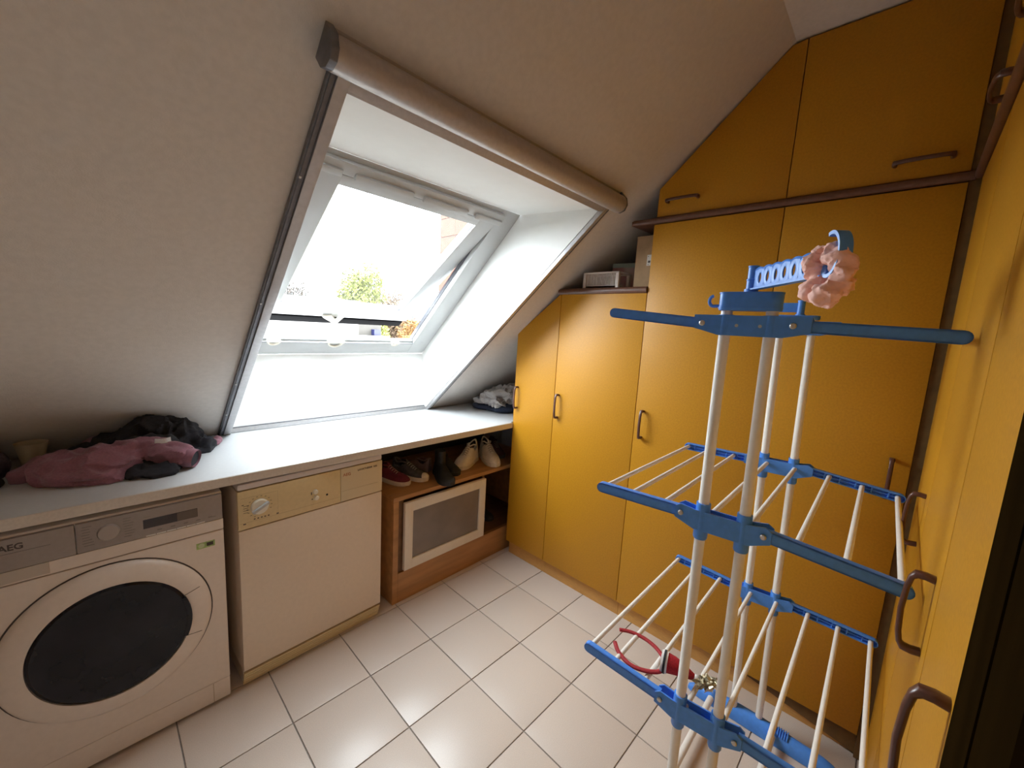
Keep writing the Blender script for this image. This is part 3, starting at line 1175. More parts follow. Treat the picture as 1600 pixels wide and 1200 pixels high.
    if upm in (M_shoegrey,):
        b = BM()
        blob(b, (0.86 * L, 0, sh * 0.85), (0.135 * L, 0.135 * L, 0.095 * L), 3)
        obj('toe_cap', b, M_shoewhite, r)
    return r


ZS = STOP
shoe('magenta and white sneaker at the left end of the shelf', (0.735, 0.415), (0.665, 0.655), ZS, (M_shoered, M_shoesole, M_liningp))
shoe('dark canvas sneaker with white toe cap beside the magenta sneaker', (0.850, 0.405), (0.775, 0.640), ZS, (M_shoegrey, M_shoewhite, M_lining))
shoe('mauve slipper shoe behind the dark canvas sneaker', (0.862, 0.720), (0.948, 0.525), ZS, (M_shoemauve, M_shoemauve, M_liningp), laces=False)
shoe('black ankle boot in the middle of the shoe shelf', (0.925, 0.338), (0.985, 0.500), ZS, (M_shoeblack, M_shoeblack, M_lining), laces=False, boot=True, L=0.25, H=0.9)
shoe('black shoe lying behind the black boot', (1.030, 0.360), (1.060, 0.600), ZS, (M_shoeblack, M_shoeblack, M_lining), laces=False)
shoe('white sneaker seen from its side on the shoe shelf', (1.105, 0.445), (1.325, 0.545), ZS, (M_shoewhite, M_shoesole, M_lining), H=1.32, L=0.262)
shoe('white sneaker with its toe at the front edge of the shelf', (1.325, 0.345), (1.420, 0.570), ZS, (M_shoewhite, M_shoesole, M_lining), H=1.32, L=0.262)
shoe('dull plum sneaker at the right end of the shelf', (1.465, 0.430), (1.570, 0.650), ZS, (M_shoeplum, M_shoegrey, M_liningp))
shoe('dark shoe in the open compartment beside the glazed door', (1.315, 0.440), (1.385, 0.660), 0.166, (M_shoegrey, M_shoewhite, M_lining), group='shoes in the compartment')
shoe('black shoe at the back of the open compartment', (1.400, 0.400), (1.395, 0.640), 0.166, (M_shoeblack, M_shoeblack, M_lining), laces=False, group='shoes in the compartment', L=0.22)

# ------------------------------------------------------------------ clothes on the worktop, left
CT = CZ


def lim(c):
    return slope_z(c.y) - 0.006


b = BM()
blob(b, (-0.50, 0.565, CT + 0.030), (0.110, 0.090, 0.055), 3, -0.3)
blob(b, (-0.42, 0.535, CT + 0.040), (0.095, 0.080, 0.060), 3, -0.3)
blob(b, (-0.57, 0.61, CT + 0.022), (0.06, 0.07, 0.040), 3)
blob(b, (-0.36, 0.545, CT + 0.060), (0.055, 0.055, 0.045), 3)
blob(b, (-0.47, 0.48, CT + 0.018), (0.10, 0.05, 0.028), 3, -0.35)
blob(b, (-0.29, 0.535, CT + 0.072), (0.055, 0.045, 0.032), 3, -0.3)
tube(b, [(-0.33, 0.56, CT + 0.075), (-0.285, 0.52, CT + 0.070), (-0.245, 0.49, CT + 0.058), (-0.205, 0.46, CT + 0.042)], [0.030, 0.036, 0.038, 0.034], 14)
b = remeshed(b, 0.006, 0.024, 11, 1.3, zmin=CT + 0.001, limit=lim, an=(0.7, 1.0, 1.5))
sw_ = thing('sweatshirt', 'crumpled mauve sweatshirt lying on the left of the worktop', 'clothing', (-0.45, 0.55, CT))
o = obj('fabric', b, M_mauve, sw_)
o.location = (0.45, -0.55, -CT)
b = BM()
tube(b, [(-0.212, 0.464, CT + 0.043), (-0.195, 0.452, CT + 0.040), (-0.178, 0.440, CT + 0.036)], [0.034, 0.036, 0.033], 18, cap=False)
tube(b, [(-0.180, 0.4415, CT + 0.0365), (-0.196, 0.453, CT + 0.040)], [0.030, 0.030], 18, cap=False)
o = obj('cuff', b, M_mauve, sw_)
o.location = (0.45, -0.55, -CT)
b = BM()
tube(b, [(-0.185, 0.445, CT + 0.037), (-0.190, 0.449, CT + 0.038)], 0.029, 18)
o = obj('cuff_lining', b, M_blackcloth, sw_)
o.location = (0.45, -0.55, -CT)

b = BM()
blob(b, (-0.33, 0.70, CT + 0.050), (0.13, 0.075, 0.060), 3, -0.2)
blob(b, (-0.27, 0.70, CT + 0.100), (0.090, 0.060, 0.060), 3)
blob(b, (-0.20, 0.69, CT + 0.085), (0.060, 0.060, 0.050), 3)
blob(b, (-0.19, 0.69, CT + 0.050), (0.075, 0.075, 0.050), 3)
blob(b, (-0.14, 0.66, CT + 0.025), (0.055, 0.06, 0.028), 3)
blob(b, (-0.46, 0.70, CT + 0.035), (0.11, 0.060, 0.036), 3)
blob(b, (-0.30, 0.60, CT + 0.050), (0.10, 0.05, 0.050), 3)
blob(b, (-0.19, 0.57, CT + 0.020), (0.06, 0.05, 0.025), 3)
blob(b, (-0.305, 0.435, CT + 0.014), (0.070, 0.045, 0.018), 3, -0.45)
blob(b, (-0.265, 0.455, CT + 0.012), (0.045, 0.035, 0.014), 3, 0.3)
blob(b, (-0.31, 0.50, CT + 0.018), (0.055, 0.07, 0.020), 3)
b = remeshed(b, 0.007, 0.028, 12, 4.1, zmin=CT + 0.001, limit=lim)
bc = thing('black_garment', 'black crumpled garment with white tag beside the mauve sweatshirt', 'clothing', (-0.30, 0.62, CT))
o = obj('fabric', b, M_blackcloth, bc)
o.location = (0.30, -0.62, -CT)
b = BM()
n_ = 8
a_ = [b.verts.new((-0.285 + 0.045 * k / n_, 0.520 - 0.012 * math.sin(PI * k / n_), CT + 0.112)) for k in range(n_ + 1)]
c_ = [b.verts.new((-0.287 + 0.047 * k / n_, 0.512 - 0.012 * math.sin(PI * k / n_), CT + 0.096)) for k in range(n_ + 1)]
for k in range(n_):
    b.faces.new((a_[k], a_[k + 1], c_[k + 1], c_[k]))
bmesh.ops.solidify(b, geom=b.faces[:], thickness=0.002)
o = obj('care_tag', b, M_fur, bc)
o.location = (0.30, -0.62, -CT)

b = BM()
blob(b, (-0.088, 0.735, CT + 0.014), (0.048, 0.035, 0.016), 3, -0.6)
blob(b, (-0.055, 0.755, CT + 0.016), (0.018, 0.024, 0.018), 3)
b = remeshed(b, 0.005, 0.006, 22, 2.2, zmin=CT + 0.001, limit=lim)
o = tag(obj('sock', b, M_mauve), 'small mauve cloth sticking out right of the black garment', 'clothing')
b = BM()
blob(b, (-0.40, 0.775, CT + 0.035), (0.10, 0.035, 0.055), 3, 0.05)
b = remeshed(b, 0.007, 0.010, 16, 6.2, zmin=CT + 0.001, limit=lim)
o = tag(obj('folded_top', b, M_mauve), 'dusky mauve cloth tucked behind the black garment under the slope', 'clothing')

# cup
b = BM()
cc = (-0.592, 0.738, CT + 0.001)
lathe(b, [(0.024, 0), (0.028, 0.03), (0.040, 0.095), (0.041, 0.097), (0.038, 0.096), (0.026, 0.03), (0.022, 0.004), (0.001, 0.004)], cc, 'Z', 28, cap1=False)
tag(obj('tapered_cup', b, M_cup), 'beige tapered plastic cup at the left end of the worktop', 'cup')
b = BM()
blob(b, (-0.700, 0.71, CT + 0.035), (0.060, 0.07, 0.060), 3)
b = remeshed(b, 0.008, 0.010, 14, 7.7, zmin=CT + 0.001, limit=lim)
tag(obj('dark_cloth', b, M_plum), 'dark plum cloth at the very left behind the cup', 'clothing')
b = BM()
blob(b, (-0.690, 0.575, CT + 0.016), (0.050, 0.05, 0.022), 3)
b = remeshed(b, 0.007, 0.008, 18, 8.7, zmin=CT + 0.001, limit=lim)
tag(obj('black_cloth', b, M_blackcloth), 'small black cloth at the far left front of the worktop', 'clothing')

# ------------------------------------------------------------------ clothes on the worktop, right
b = BM()
blob(b, (1.62, 0.60, CT + 0.022), (0.15, 0.13, 0.030), 3, 0.3)
blob(b, (1.53, 0.70, CT + 0.016), (0.075, 0.10, 0.022), 3)
blob(b, (1.60, 0.53, CT + 0.028), (0.13, 0.08, 0.032), 3)
b = remeshed(b, 0.008, 0.008, 12, 9.1, zmin=CT + 0.001, limit=lim)
tag(obj('navy_garment', b, M_navy), 'dark navy garment under the pale cloth beside the wardrobe', 'clothing')
b = BM()
blob(b, (1.62, 0.58, CT + 0.105), (0.115, 0.115, 0.060), 3)
blob(b, (1.55, 0.62, CT + 0.085), (0.070, 0.10, 0.045), 3)
blob(b, (1.68, 0.55, CT + 0.130), (0.085, 0.10, 0.050), 3)
blob(b, (1.53, 0.72, CT + 0.055), (0.040, 0.06, 0.022), 3)
blob(b, (1.51, 0.54, CT + 0.070), (0.045, 0.05, 0.022), 3, 0.5)
b = remeshed(b, 0.0055, 0.036, 15, 3.3, zmin=CT + 0.040, limit=lim, an=(1, 1, 1.6))
tag(obj('pale_shirt', b, M_greycloth), 'pale grey crumpled shirt on the navy garment beside the wardrobe', 'clothing')

# ------------------------------------------------------------------ things in the niche
ZN = 1.7065
bk = thing('plastic_basket', 'small white slatted plastic basket on feet in the niche', 'basket', (1.475, -0.262, ZN))
bw, bd = 0.096, 0.055
for sx in (-1, 1):
    for sy in (-1, 1):
        b = BM()
        box(b, sx * bd - 0.009, sx * bd + 0.009, sy * bw - 0.009, sy * bw + 0.009, 0.0, 0.082, 0.003)
        obj('foot', b, M_basket, bk)
b = BM()
box(b, -bd - 0.010, bd + 0.010, -bw - 0.010, -bw + 0.004, 0.078, 0.086, 0.002)
box(b, -bd - 0.010, bd + 0.010, bw - 0.004, bw + 0.010, 0.078, 0.086, 0.002)
box(b, -bd - 0.010, -bd + 0.004, -bw - 0.010, bw + 0.010, 0.078, 0.086, 0.002)
box(b, bd - 0.004, bd + 0.010, -bw - 0.010, bw + 0.010, 0.078, 0.086, 0.002)
obj('rim', b, M_basket, bk)
b = BM()
box(b, -bd, bd, -bw + 0.006, bw - 0.006, 0.016, 0.020)
obj('tray', b, M_basket, bk)
sl = BM()
box(sl, -0.0015, 0.0015, -0.0022, 0.0022, 0.018, 0.079)
slat_me = bpy.data.meshes.new('slat')
sl.to_mesh(slat_me)
sl.free()
slat_me.materials.append(M_basket)
for k in range(20):
    inst('slat', slat_me, bk, Matrix.Translation((-bd, -bw + 0.012 + k * (2 * bw - 0.024) / 19, 0)))
for k in range(10):
    inst('slat', slat_me, bk, Matrix.Translation((-bd + 0.012 + k * (2 * bd - 0.024) / 9, bw - 0.002, 0)) @ Matrix.Rotation(PI / 2, 4, 'Z'))
b = BM()
box(b, -0.07, 0.07, -0.095, 0.095, 0.0, 0.150, 0.002)
cb = thing('patterned_carton', 'pastel patterned carton behind the plastic basket in the niche', 'carton', (1.650, -0.318, ZN), 0.20)
obj('carton', b, M_tissue, cb)
b = BM()
box(b, -0.0705, 0.0705, -0.0955, 0.0955, 0.128, 0.151, 0.002)
obj('lid', b, mat('carton_lid', (0.28, 0.36, 0.33), 0.6, 0.1, 20), cb)
cx = thing('cardboard_box', 'tall brown cardboard box with white label in the niche', 'box', (1.50, -0.484, ZN), 0.0)
b = BM()
box(b, -0.07, 0.20, -0.045, 0.045, 0.0, 0.243, 0.001)
obj('carton', b, M_card, cx)
b = BM()
box(b, -0.071, 0.201, -0.046, 0.046, 0.238, 0.2445, 0.001)
obj('flap', b, M_card, cx)
b = BM()
box(b, -0.0712, -0.0702, -0.045, -0.014, 0.105, 0.155)
lb_ = obj('shipping_label', b, M_label, cx)
b = BM()
box(b, -0.0716, -0.0710, -0.032, -0.020, 0.118, 0.128)
box(b, -0.0716, -0.0710, -0.024, -0.020, 0.108, 0.112)
box(b, -0.0716, -0.0710, -0.022, -0.018, 0.146, 0.150)
obj('label_print', b, M_print, lb_)

# ------------------------------------------------------------------ drying rack
RX, RY, RYAW = 0.5445, -1.1242, 0.1143
cA, sA = math.cos(RYAW), math.sin(RYAW)
AV = Vector((sA, -cA, 0))            # along the wings
REAR = Vector((0.6491 * cA, 0.6491 * sA - 0.0703, 0))
rack = thing('drying_rack', 'tall white and blue clothes drying rack in front of the wardrobes', 'drying rack', (RX, RY, 0))
PL_, PR_ = 0.0103, 0.0963


def rp_(a, b_, z, off=0.0):
    """local point: a along the wings, b_ 0 front .. 1 rear, off outward towards the rack's inside (+ = to rear)"""
    lean = 0.008 if b_ == 0 else -0.0574
    base = AV * a + (REAR if b_ else Vector((0, 0, 0)))
    return base + Vector((lean * (z - 1), 0.0102 * (z - 1), z)) + Vector((off, 0, 0))


for bb in (0, 1):
    for a in (PL_, PR_):
        b = BM()
        tube(b, [rp_(a, bb, 0.03), rp_(a, bb, 1.575)], 0.0118, 16)
        obj('upright', b, M_tube, rack)


def beam(bm, p, q, h, t, inward, chan=True, ribs=0):
    """channel section bar from p to q: web on the outer side, flanges towards inward (+1/-1 in x)"""
    d = (q - p)
    L = d.length
    d.normalize()
    up = Vector((0, 0, 1))
    up = (up - d * up.dot(d)).normalized()
    nx = d.cross(up)
    if nx.x * inward < 0:
        nx = -nx
    M = Matrix(((d.x, nx.x, up.x, p.x), (d.y, nx.y, up.y, p.y), (d.z, nx.z, up.z, p.z), (0, 0, 0, 1)))
    parts = BM()
    # rounded-end web
    n = 8
    prof = []
    for k in range(n + 1):
        a = -PI / 2 + PI * k / n
        prof.append((L + h / 2 * math.cos(a) - h / 2, h / 2 * math.sin(a)))
    pts = [(0, -h / 2)] + [(x, z) for x, z in prof] + [(0, h / 2)]
    pts = pts[1:-1] + [(0, h / 2), (0, -h / 2)]
    prism(parts, [(x, 0, z) for x, z in pts], (0, 0.004, 0))
    fl = BM()
    box(parts, 0, L - h / 2, 0, t, h / 2 - 0.0035, h / 2)
    box(parts, 0, L - h / 2, 0, t, -h / 2, -h / 2 + 0.0035)
    fl.free()
    # rounded end wall
    for k in range(n):
        x0, z0 = prof[k]
        x1, z1 = prof[k + 1]
        m0 = Vector((x0, 0, z0))
        m1 = Vector((x1, 0, z1))
        c = Vector((L - h / 2, 0, 0))
        i0 = c + (m0 - c) * 0.8
        i1 = c + (m1 - c) * 0.8
        prism(parts, [m0, m1, i1, i0], (0, t, 0))
    if ribs:
        for k in range(1, ribs + 1):
            x = L * k / (ribs + 1)
            box(parts, x - 0.0015, x + 0.0015, 0.0, t * 0.8, -h / 2, h / 2)
        box(parts, 0.0, L - h / 2, 0.0, t * 0.7, -0.0012, 0.0012)
    parts.transform(M)
    me = bpy.data.meshes.new('t')
    parts.to_mesh(me)
    parts.free()
    bm.from_mesh(me)
    bpy.data.meshes.remove(me)


LEV = [(1.5136, -0.2611, 0.3880, 0.019, -0.009, True), (1.0605, -0.2557, 0.379, -0.0007, -0.0274, False), (0.5537, -0.2536, 0.379, 0.0257, -0.0197, False)]
ROD_A = [-0.24, -0.168, -0.084, 0.0225, 0.103, 0.195, 0.278, 0.362]
BL, BR_ = -0.047, 0.152
for li, (z, wl_, wr_, dl, dr_, top) in enumerate(LEV):
    for bb in (0, 1):
        inw = 1 if bb == 0 else -1
        z = LEV[li][0] + (0.020 if top and bb else 0.0)
        oo = -0.013 * inw
        # bracket across the two uprights
        b = BM()
        hh = 0.021
        poly = [(BL, hh * 0.75), (BL + 0.012, hh * 1.15), (PL_ - 0.012, hh * 0.9), (PR_ + 0.012, hh * 0.9), (BR_ - 0.012, hh * 1.15), (BR_, hh * 0.75),
                (BR_, -hh * 0.55), (PR_ + 0.014, -hh * 1.35), (PL_ - 0.014, -hh * 1.35), (BL, -hh * 0.55)]
        if top:
            poly = [(BL - 0.004, 0.022), (BR_ + 0.016, 0.022), (BR_ + 0.016, -0.010), (PR_ + 0.02, -0.022), (PL_ - 0.01, -0.022), (BL - 0.004, -0.008)]
        for o1, o2 in ((oo - 0.002, oo + 0.002), (oo + 0.026 * inw - 0.002, oo + 0.026 * inw + 0.002)):
            prism(b, [rp_(a, bb, z + dz, o1) for a, dz in poly], (o2 - o1, 0, 0))
        prism(b, [rp_(a, bb, z + dz, oo) for a, dz in ((PL_, -0.006), (PR_, -0.006), (PR_, -0.002), (PL_, -0.002))], (0.026 * inw, 0, 0))
        for a in (BL + 0.001, BR_ - 0.001):
            prism(b, [rp_(a - 0.0015, bb, z - 0.010, oo), rp_(a + 0.0015, bb, z - 0.010, oo), rp_(a + 0.0015, bb, z + 0.014, oo), rp_(a - 0.0015, bb, z + 0.014, oo)], (0.026 * inw, 0, 0))
        br = obj('bracket', b, M_blue, rack)
        for a in (PL_, PR_):
            b = BM()
            if top:
                tube(b, [rp_(a, bb, z - 0.021), rp_(a, bb, z + 0.023)], 0.0165, 16)
            else:
                tube(b, [rp_(a, bb, z - 0.052), rp_(a, bb, z - 0.048), rp_(a, bb, z + 0.036)], [0.0140, 0.0158, 0.0158], 16)
            obj('sleeve', b, M_blue, br)
        # wings
        hw = 0.026 if not top else 0.024
        for a0, a1, dz in ((BL + 0.010, wl_, dl), (BR_ - 0.010, wr_, dr_)):
            b = BM()
            beam(b, rp_(a0, bb, z + 0.003, oo * 0.8), rp_(a1, bb, z + 0.003, oo * 0.8) + Vector((0, 0, dz)), hw, 0.017, inw, ribs=5 if bb else 0)
            obj('wing_bar', b, M_blue, rack)
            b = BM()
            p = rp_(a0 + (0.004 if a1 < a0 else -0.004), bb, z + 0.003, oo - 0.0035 * inw)
            lathe(b, [(0.0062, 0.0), (0.0062, -0.0025 * inw), (0.004, -0.0042 * inw)], p, 'X', 14)
            obj('bolt', b, M_screw, br)
        if top:
            for a in (PL_ + 0.026, PR_ - 0.016):
                b = BM()
                lathe(b, [(0.0035, 0.0), (0.0035, -0.0015 * inw)], rp_(a, bb, z, oo - 0.002 * inw), 'X', 12)
                obj('rivet', b, M_screw, br)
    z = LEV[li][0]
    # rods front to rear
    if not top:
        for a in ROD_A:
            dz = 0.0
            if a < BL:
                dz = dl * (a - BL) / (wl_ - BL)
            elif a > BR_:
                dz = dr_ * (a - BR_) / (wr_ - BR_)
            b = BM()
            tube(b, [rp_(a, 0, z + 0.003, -0.006) + Vector((0, 0, dz)), rp_(a, 1, z + 0.003, 0.006) + Vector((0, 0, dz))], 0.0066, 12)
            obj('rod', b, M_tube, rack)
    else:
        for a in (ROD_A[0], ROD_A[-1]):
            dz = dl * (a - BL) / (wl_ - BL) if a < BL else dr_ * (a - BR_) / (wr_ - BR_)
            b = BM()
            tube(b, [rp_(a, 0, z + 0.001, -0.006) + Vector((0, 0, dz)), rp_(a, 1, z + 0.021, 0.006) + Vector((0, 0, dz))], 0.0066, 12)
            obj('rod', b, M_tube, rack)

# top blocks, pivots, hanger arms
for bb in (0, 1):
    b = BM()
    z0, z1 = (1.546, 1.586) if bb == 0 else (1.560, 1.574)
    pts = []
    for k in range(9):
        a = PI / 2 + PI * k / 8
        pts.append((PL_ + 0.0175 * math.cos(a), 0.0175 * math.sin(a)))
    for k in range(9):
        a = -PI / 2 + PI * k / 8
        pts.append((PR_ + 0.0175 * math.cos(a), 0.0175 * math.sin(a)))
    prism(b, [rp_(a, bb, z0, o1) for a, o1 in pts], (0, 0, z1 - z0), 0.0025)
    tb_ = obj('top_block', b, M_blue, rack)
    for zz in (z0 + 0.005, z1 - 0.003):
        b = BM()
        prism(b, [rp_(PL_ + (a - PL_) * 1.0 + (0.001 if a > 0.05 else -0.001), bb, zz, o1 * 1.07) for a, o1 in pts], (0, 0, 0.002))
        obj('rim', b, M_blue, tb_)
    if bb == 0:
        b = BM()
        hk = []
        for k in range(11):
            t = k / 10
            an = -0.5 * PI - 0.95 * PI * t
            hk.append(rp_(-0.0185 + 0.0095 * math.cos(an), 0, 1.567 + 0.0115 * math.sin(an), 0.0))
        tube(b, [rp_(0.0, 0, 1.556), rp_(-0.010, 0, 1.556)] + hk, 0.0036, 8)
        obj('hook', b, M_blue, tb_)
# pivoting arm, front
pv = rp_(0.052, 0, 1.586)
ae = Vector((0.385 - RX, -1.312 - RY, 1.614))
d = Vector((ae.x - pv.x, ae.y - pv.y, 0))
AL = d.length
d.normalize()
b = BM()
lathe(b, [(0.0135, 0.0), (0.0135, 0.006), (0.0105, 0.007), (0.0105, 0.024), (0.0115, 0.025), (0.0115, 0.027), (0.0100, 0.028), (0.0100, 0.052), (0.0110, 0.0525), (0.0110, 0.055)], pv, 'Z', 20)
pvo = obj('pivot', b, M_blue, rack)
nx = Vector((-d.y, d.x, 0))
M_arm = Matrix(((d.x, nx.x, 0, pv.x), (d.y, nx.y, 0, pv.y), (0, 0, 1, pv.z + 0.006), (0, 0, 0, 1)))
b = BM()
NSL = 7
pitch = (AL - 0.026) / NSL
zb_, zt_ = 0.0, 0.040
# slotted plate: bottom strip, top wavy strip, webs between the slots
t = BM()
box(t, 0.006, AL, -0.002, 0.002, 0.0, 0.006)
box(t, 0.006, AL, -0.008, 0.008, -0.002, 0.001)
for k in range(NSL + 1):
    x = 0.016 + k * pitch
    w = 0.0022 if 0 < k < NSL else 0.008
    box(t, x - w, x + w, -0.002, 0.002, 0.004, 0.038)
tube(t, [(0.010 + q * (AL - 0.010) / 56, 0, 0.0385 + 0.0030 * abs(math.sin(PI * (q / 56.0) * NSL))) for q in range(57)], 0.0028, 6)
for k in range(NSL):
    xc = 0.016 + (k + 0.5) * pitch
    ring = []
    for q in range(20):
        an = 2 * PI * q / 20
        ring.append((xc + (pitch * 0.40) * math.cos(an), 0.0, 0.021 + 0.0165 * math.sin(an)))
    tube(t, ring, 0.0026, 6, closed=True, ry=2.6)
t.transform(M_arm)
obj('hanger_arm', t, M_blue, pvo)
# open ring at the end of the arm
b = BM()
rg = []
rc = Vector((AL + 0.020, 0, 0.030))
N2 = 26
outer, inner = [], []
t = BM()
prev_ = None
for k in range(N2 + 1):
    an = -0.62 * PI + (1.25 * PI) * k / N2
    ca, sa = math.cos(an), math.sin(an)
    ring = []
    for rr_, yy in ((1.0, -0.010), (1.0, 0.010), (0.84, 0.010), (0.84, -0.010)):
        ring.append(t.verts.new(rc + Vector((0.021 * ca * rr_, yy, 0.036 * sa * rr_))))
    if prev_:
        for q in range(4):
            t.faces.new((prev_[q], prev_[(q + 1) % 4], ring[(q + 1) % 4], ring[q]))
    else:
        t.faces.new(ring)
    prev_ = ring
t.faces.new(list(reversed(prev_)))
bmesh.ops.recalc_face_normals(t, faces=t.faces[:])
box(t, AL - 0.004, AL + 0.010, -0.004, 0.004, 0.0, 0.016)
t.transform(M_arm)
obj('arm_ring', t, M_blue, pvo)
b.free()
# rear pivot with folded arm
pv2 = rp_(0.060, 1, 1.574)
b = BM()
lathe(b, [(0.0135, 0.0), (0.0135, 0.004), (0.0105, 0.005), (0.0105, 0.044), (0.0115, 0.0445), (0.0115, 0.048)], pv2, 'Z', 20)
po2 = obj('pivot', b, M_blue, rack)
b = BM()
t = BM()
box(t, -0.004, 0.004, 0.006, 0.130, 0.010, 0.040, 0.001)
t.transform(Matrix.Translation(pv2))
obj('hanger_arm', t, M_blue, po2)
b.free()

# feet and floor tubes
for bb in (0, 1):
    b = BM()
    cxy = rp_(0.053, bb, 0.0)
    y0, y1 = (0.215, -0.30) if bb else (0.235, -0.32)
    n = 18
    rings = []
    for k in range(n + 1):
        q = k / n
        yy = cxy.y + y0 + (y1 - y0) * q
        e = min(1.0, math.sin(PI * min(q, 1 - q) / 0.14 * 0.5) if min(q, 1 - q) < 0.14 else 1.0)
        hh = 0.018 + 0.040 * e ** 0.7 * (0.65 + 0.35 * math.exp(-((q - 0.45) / 0.3) ** 2))
        ww = 0.010 + 0.018 * e ** 0.5
        ring = [b.verts.new((cxy.x - ww, yy, 0.002))]
        for s in range(9):
            an = PI - PI * s / 8
            ring.append(b.verts.new((cxy.x + ww * math.cos(an), yy, 0.012 + (hh - 0.012) * abs(math.sin(an)) ** 0.8)))
        ring.append(b.verts.new((cxy.x + ww, yy, 0.002)))
        rings.append(ring)
    for A, B in zip(rings, rings[1:]):
        for k in range(len(A)):
            l = (k + 1) % len(A)
            b.faces.new((A[k], A[l], B[l], B[k]))
    b.faces.new(rings[0])
    b.faces.new(list(reversed(rings[-1])))
    bmesh.ops.recalc_face_normals(b, faces=b.faces[:])
    ft = obj('foot', b, M_blue, rack)
    for q in range(8):
        b = BM()
        yy = cxy.y - 0.085 - q * 0.0075
        tube(b, [(cxy.x - 0.022, yy, 0.044), (cxy.x - 0.010, yy, 0.056), (cxy.x + 0.010, yy, 0.056), (cxy.x + 0.022, yy, 0.044)], 0.0022, 6)
        obj('grip_rib', b, M_blue, ft)
for yy in (-1.064 - RY, -1.277 - RY):
    x0, x1 = rp_(0.05, 0, 0).x + 0.01, rp_(0.05, 1, 0).x - 0.012
    b = BM()
    tube(b, [(x0, yy, 0.040), (x1, yy, 0.040)], 0.0118, 14)
    fo = obj('floor_tube', b, M_tube, rack)
    b = BM()
    tube(b, [(x1 - 0.022, yy, 0.040), (x1 + 0.010, yy, 0.040)], 0.0150, 14)
    obj('tube_socket', b, M_blue, fo)
    b = BM()
    tube(b, [(x0 - 0.010, yy, 0.040), (x0 + 0.022, yy, 0.040)], 0.0150, 14)
    obj('tube_socket', b, M_blue, fo)

# ------------------------------------------------------------------ pink scrunchie on the ring
sc_c = Vector((RX, RY, 0)) + M_arm @ (rc + Vector((-0.012, 0.0, -0.018)))
b = BM()
rs = random.Random(12)
for k in range(15):
    t = 2 * PI * k / 15
    cen = sc_c + d * (0.027 * math.cos(t) + rs.uniform(-0.004, 0.004)) + Vector((0, 0, 0.036 * math.sin(t) - 0.012)) + nx * (rs.uniform(-0.012, 0.012))
    blob(b, cen, (rs.uniform(0.013, 0.019), rs.uniform(0.014, 0.020), rs.uniform(0.012, 0.018)), 3, rs.uniform(0, 3))
b = remeshed(b, 0.0028, 0.0075, 46, 5.5)
o = obj('scrunchie', b, M_pink)
for p in o.data.polygons:
    p.use_smooth = True
tag(o, 'pink fabric hair scrunchie hanging on the blue hook ring', 'scrunchie')

# ------------------------------------------------------------------ red headband on the lowest rods
ZH = 0.5537 + 0.003 + 0.0066 + 0.004
hb = thing('hair_band', 'red hair band with small felt Santa hat lying on the lowest rack rods', 'hair band', (0.600, -1.00, ZH))


def hp(x, y, z=0.0):
    return Vector((x - 0.600, y + 1.00, z))


b = BM()
arc = [(0.640, -0.915, 0.012), (0.660, -0.945, 0.010), (0.668, -0.985, 0.008), (0.658, -1.025, 0.008), (0.632, -1.060, 0.010), (0.605, -1.072, 0.010),
       (0.578, -1.062, 0.008), (0.556, -1.030, 0.006), (0.548, -0.995, 0.006), (0.562, -0.955, 0.008), (0.584, -0.930, 0.012)]
# smooth the band path
pts = []
for i in range(len(arc) - 1):
    p0 = Vector(arc[max(0, i - 1)])
    p1 = Vector(arc[i])
    p2 = Vector(arc[i + 1])
    p3 = Vector(arc[min(len(arc) - 1, i + 2)])
    for k in range(5):
        t = k / 5
        pts.append(0.5 * ((2 * p1) + (p2 - p0) * t + (2 * p0 - 5 * p1 + 4 * p2 - p3) * t * t + (3 * p1 - p0 - 3 * p2 + p3) * t ** 3))
pts.append(Vector(arc[-1]))
tube(b, [hp(p.x, p.y, p.z) for p in pts], 0.0062, 10, ry=0.75)
obj('band', b, M_redband, hb)
cd = (Vector((0.628, -1.150, 0)) - Vector((0.606, -1.066, 0)))
cl = cd.length
cd.normalize()
c0 = hp(0.606, -1.064, 0.026)


def along(q, dz=0.0):
    return c0 + cd * q + Vector((0, 0, dz))


b = BM()
tube(b, [along(-0.004), along(0.005), along(0.013)], [0.027, 0.0285, 0.027], 20)
obj('hat_brim', b, M_fur, hb)
b = BM()
tube(b, [along(0.002), along(0.008)], [0.0293, 0.0293], 20)
obj('hat_belt', b, M_blackfelt, hb)
b = BM()
tube(b, [along(0.010), along(0.030, 0.0), along(0.055, -0.004), along(0.080, -0.010)], [0.0255, 0.0225, 0.016, 0.0085], 20)
obj('hat_cone', b, M_red, hb)
b = BM()
blob(b, along(0.086, -0.010), (0.0095, 0.0095, 0.0095), 2)
obj('hat_bobble', b, M_fur, hb)
b = BM()
rnd = random.Random(3)
for k in range(70):
    c = along(0.112 + rnd.uniform(-0.022, 0.024), -0.010) + Vector((rnd.uniform(-0.018, 0.018), 0, rnd.uniform(-0.008, 0.012)))
    u1 = Vector((rnd.uniform(-1, 1), rnd.uniform(-1, 1), rnd.uniform(-1, 1))).normalized() * 0.011
    u2 = Vector((rnd.uniform(-1, 1), rnd.uniform(-1, 1), rnd.uniform(-1, 1))).normalized() * 0.006
    v = [b.verts.new(c + u1 + u2), b.verts.new(c - u1 + u2), b.verts.new(c - u1 - u2), b.verts.new(c + u1 - u2)]
    b.faces.new(v)
obj('tinsel', b, M_gold, hb, smooth=False)

# ------------------------------------------------------------------ outside
b = BM()
box(b, -120, 160, 4.5, 400, -5.4, -5.0)
obj('ground', b, M_grass, smooth=False, kind='structure')
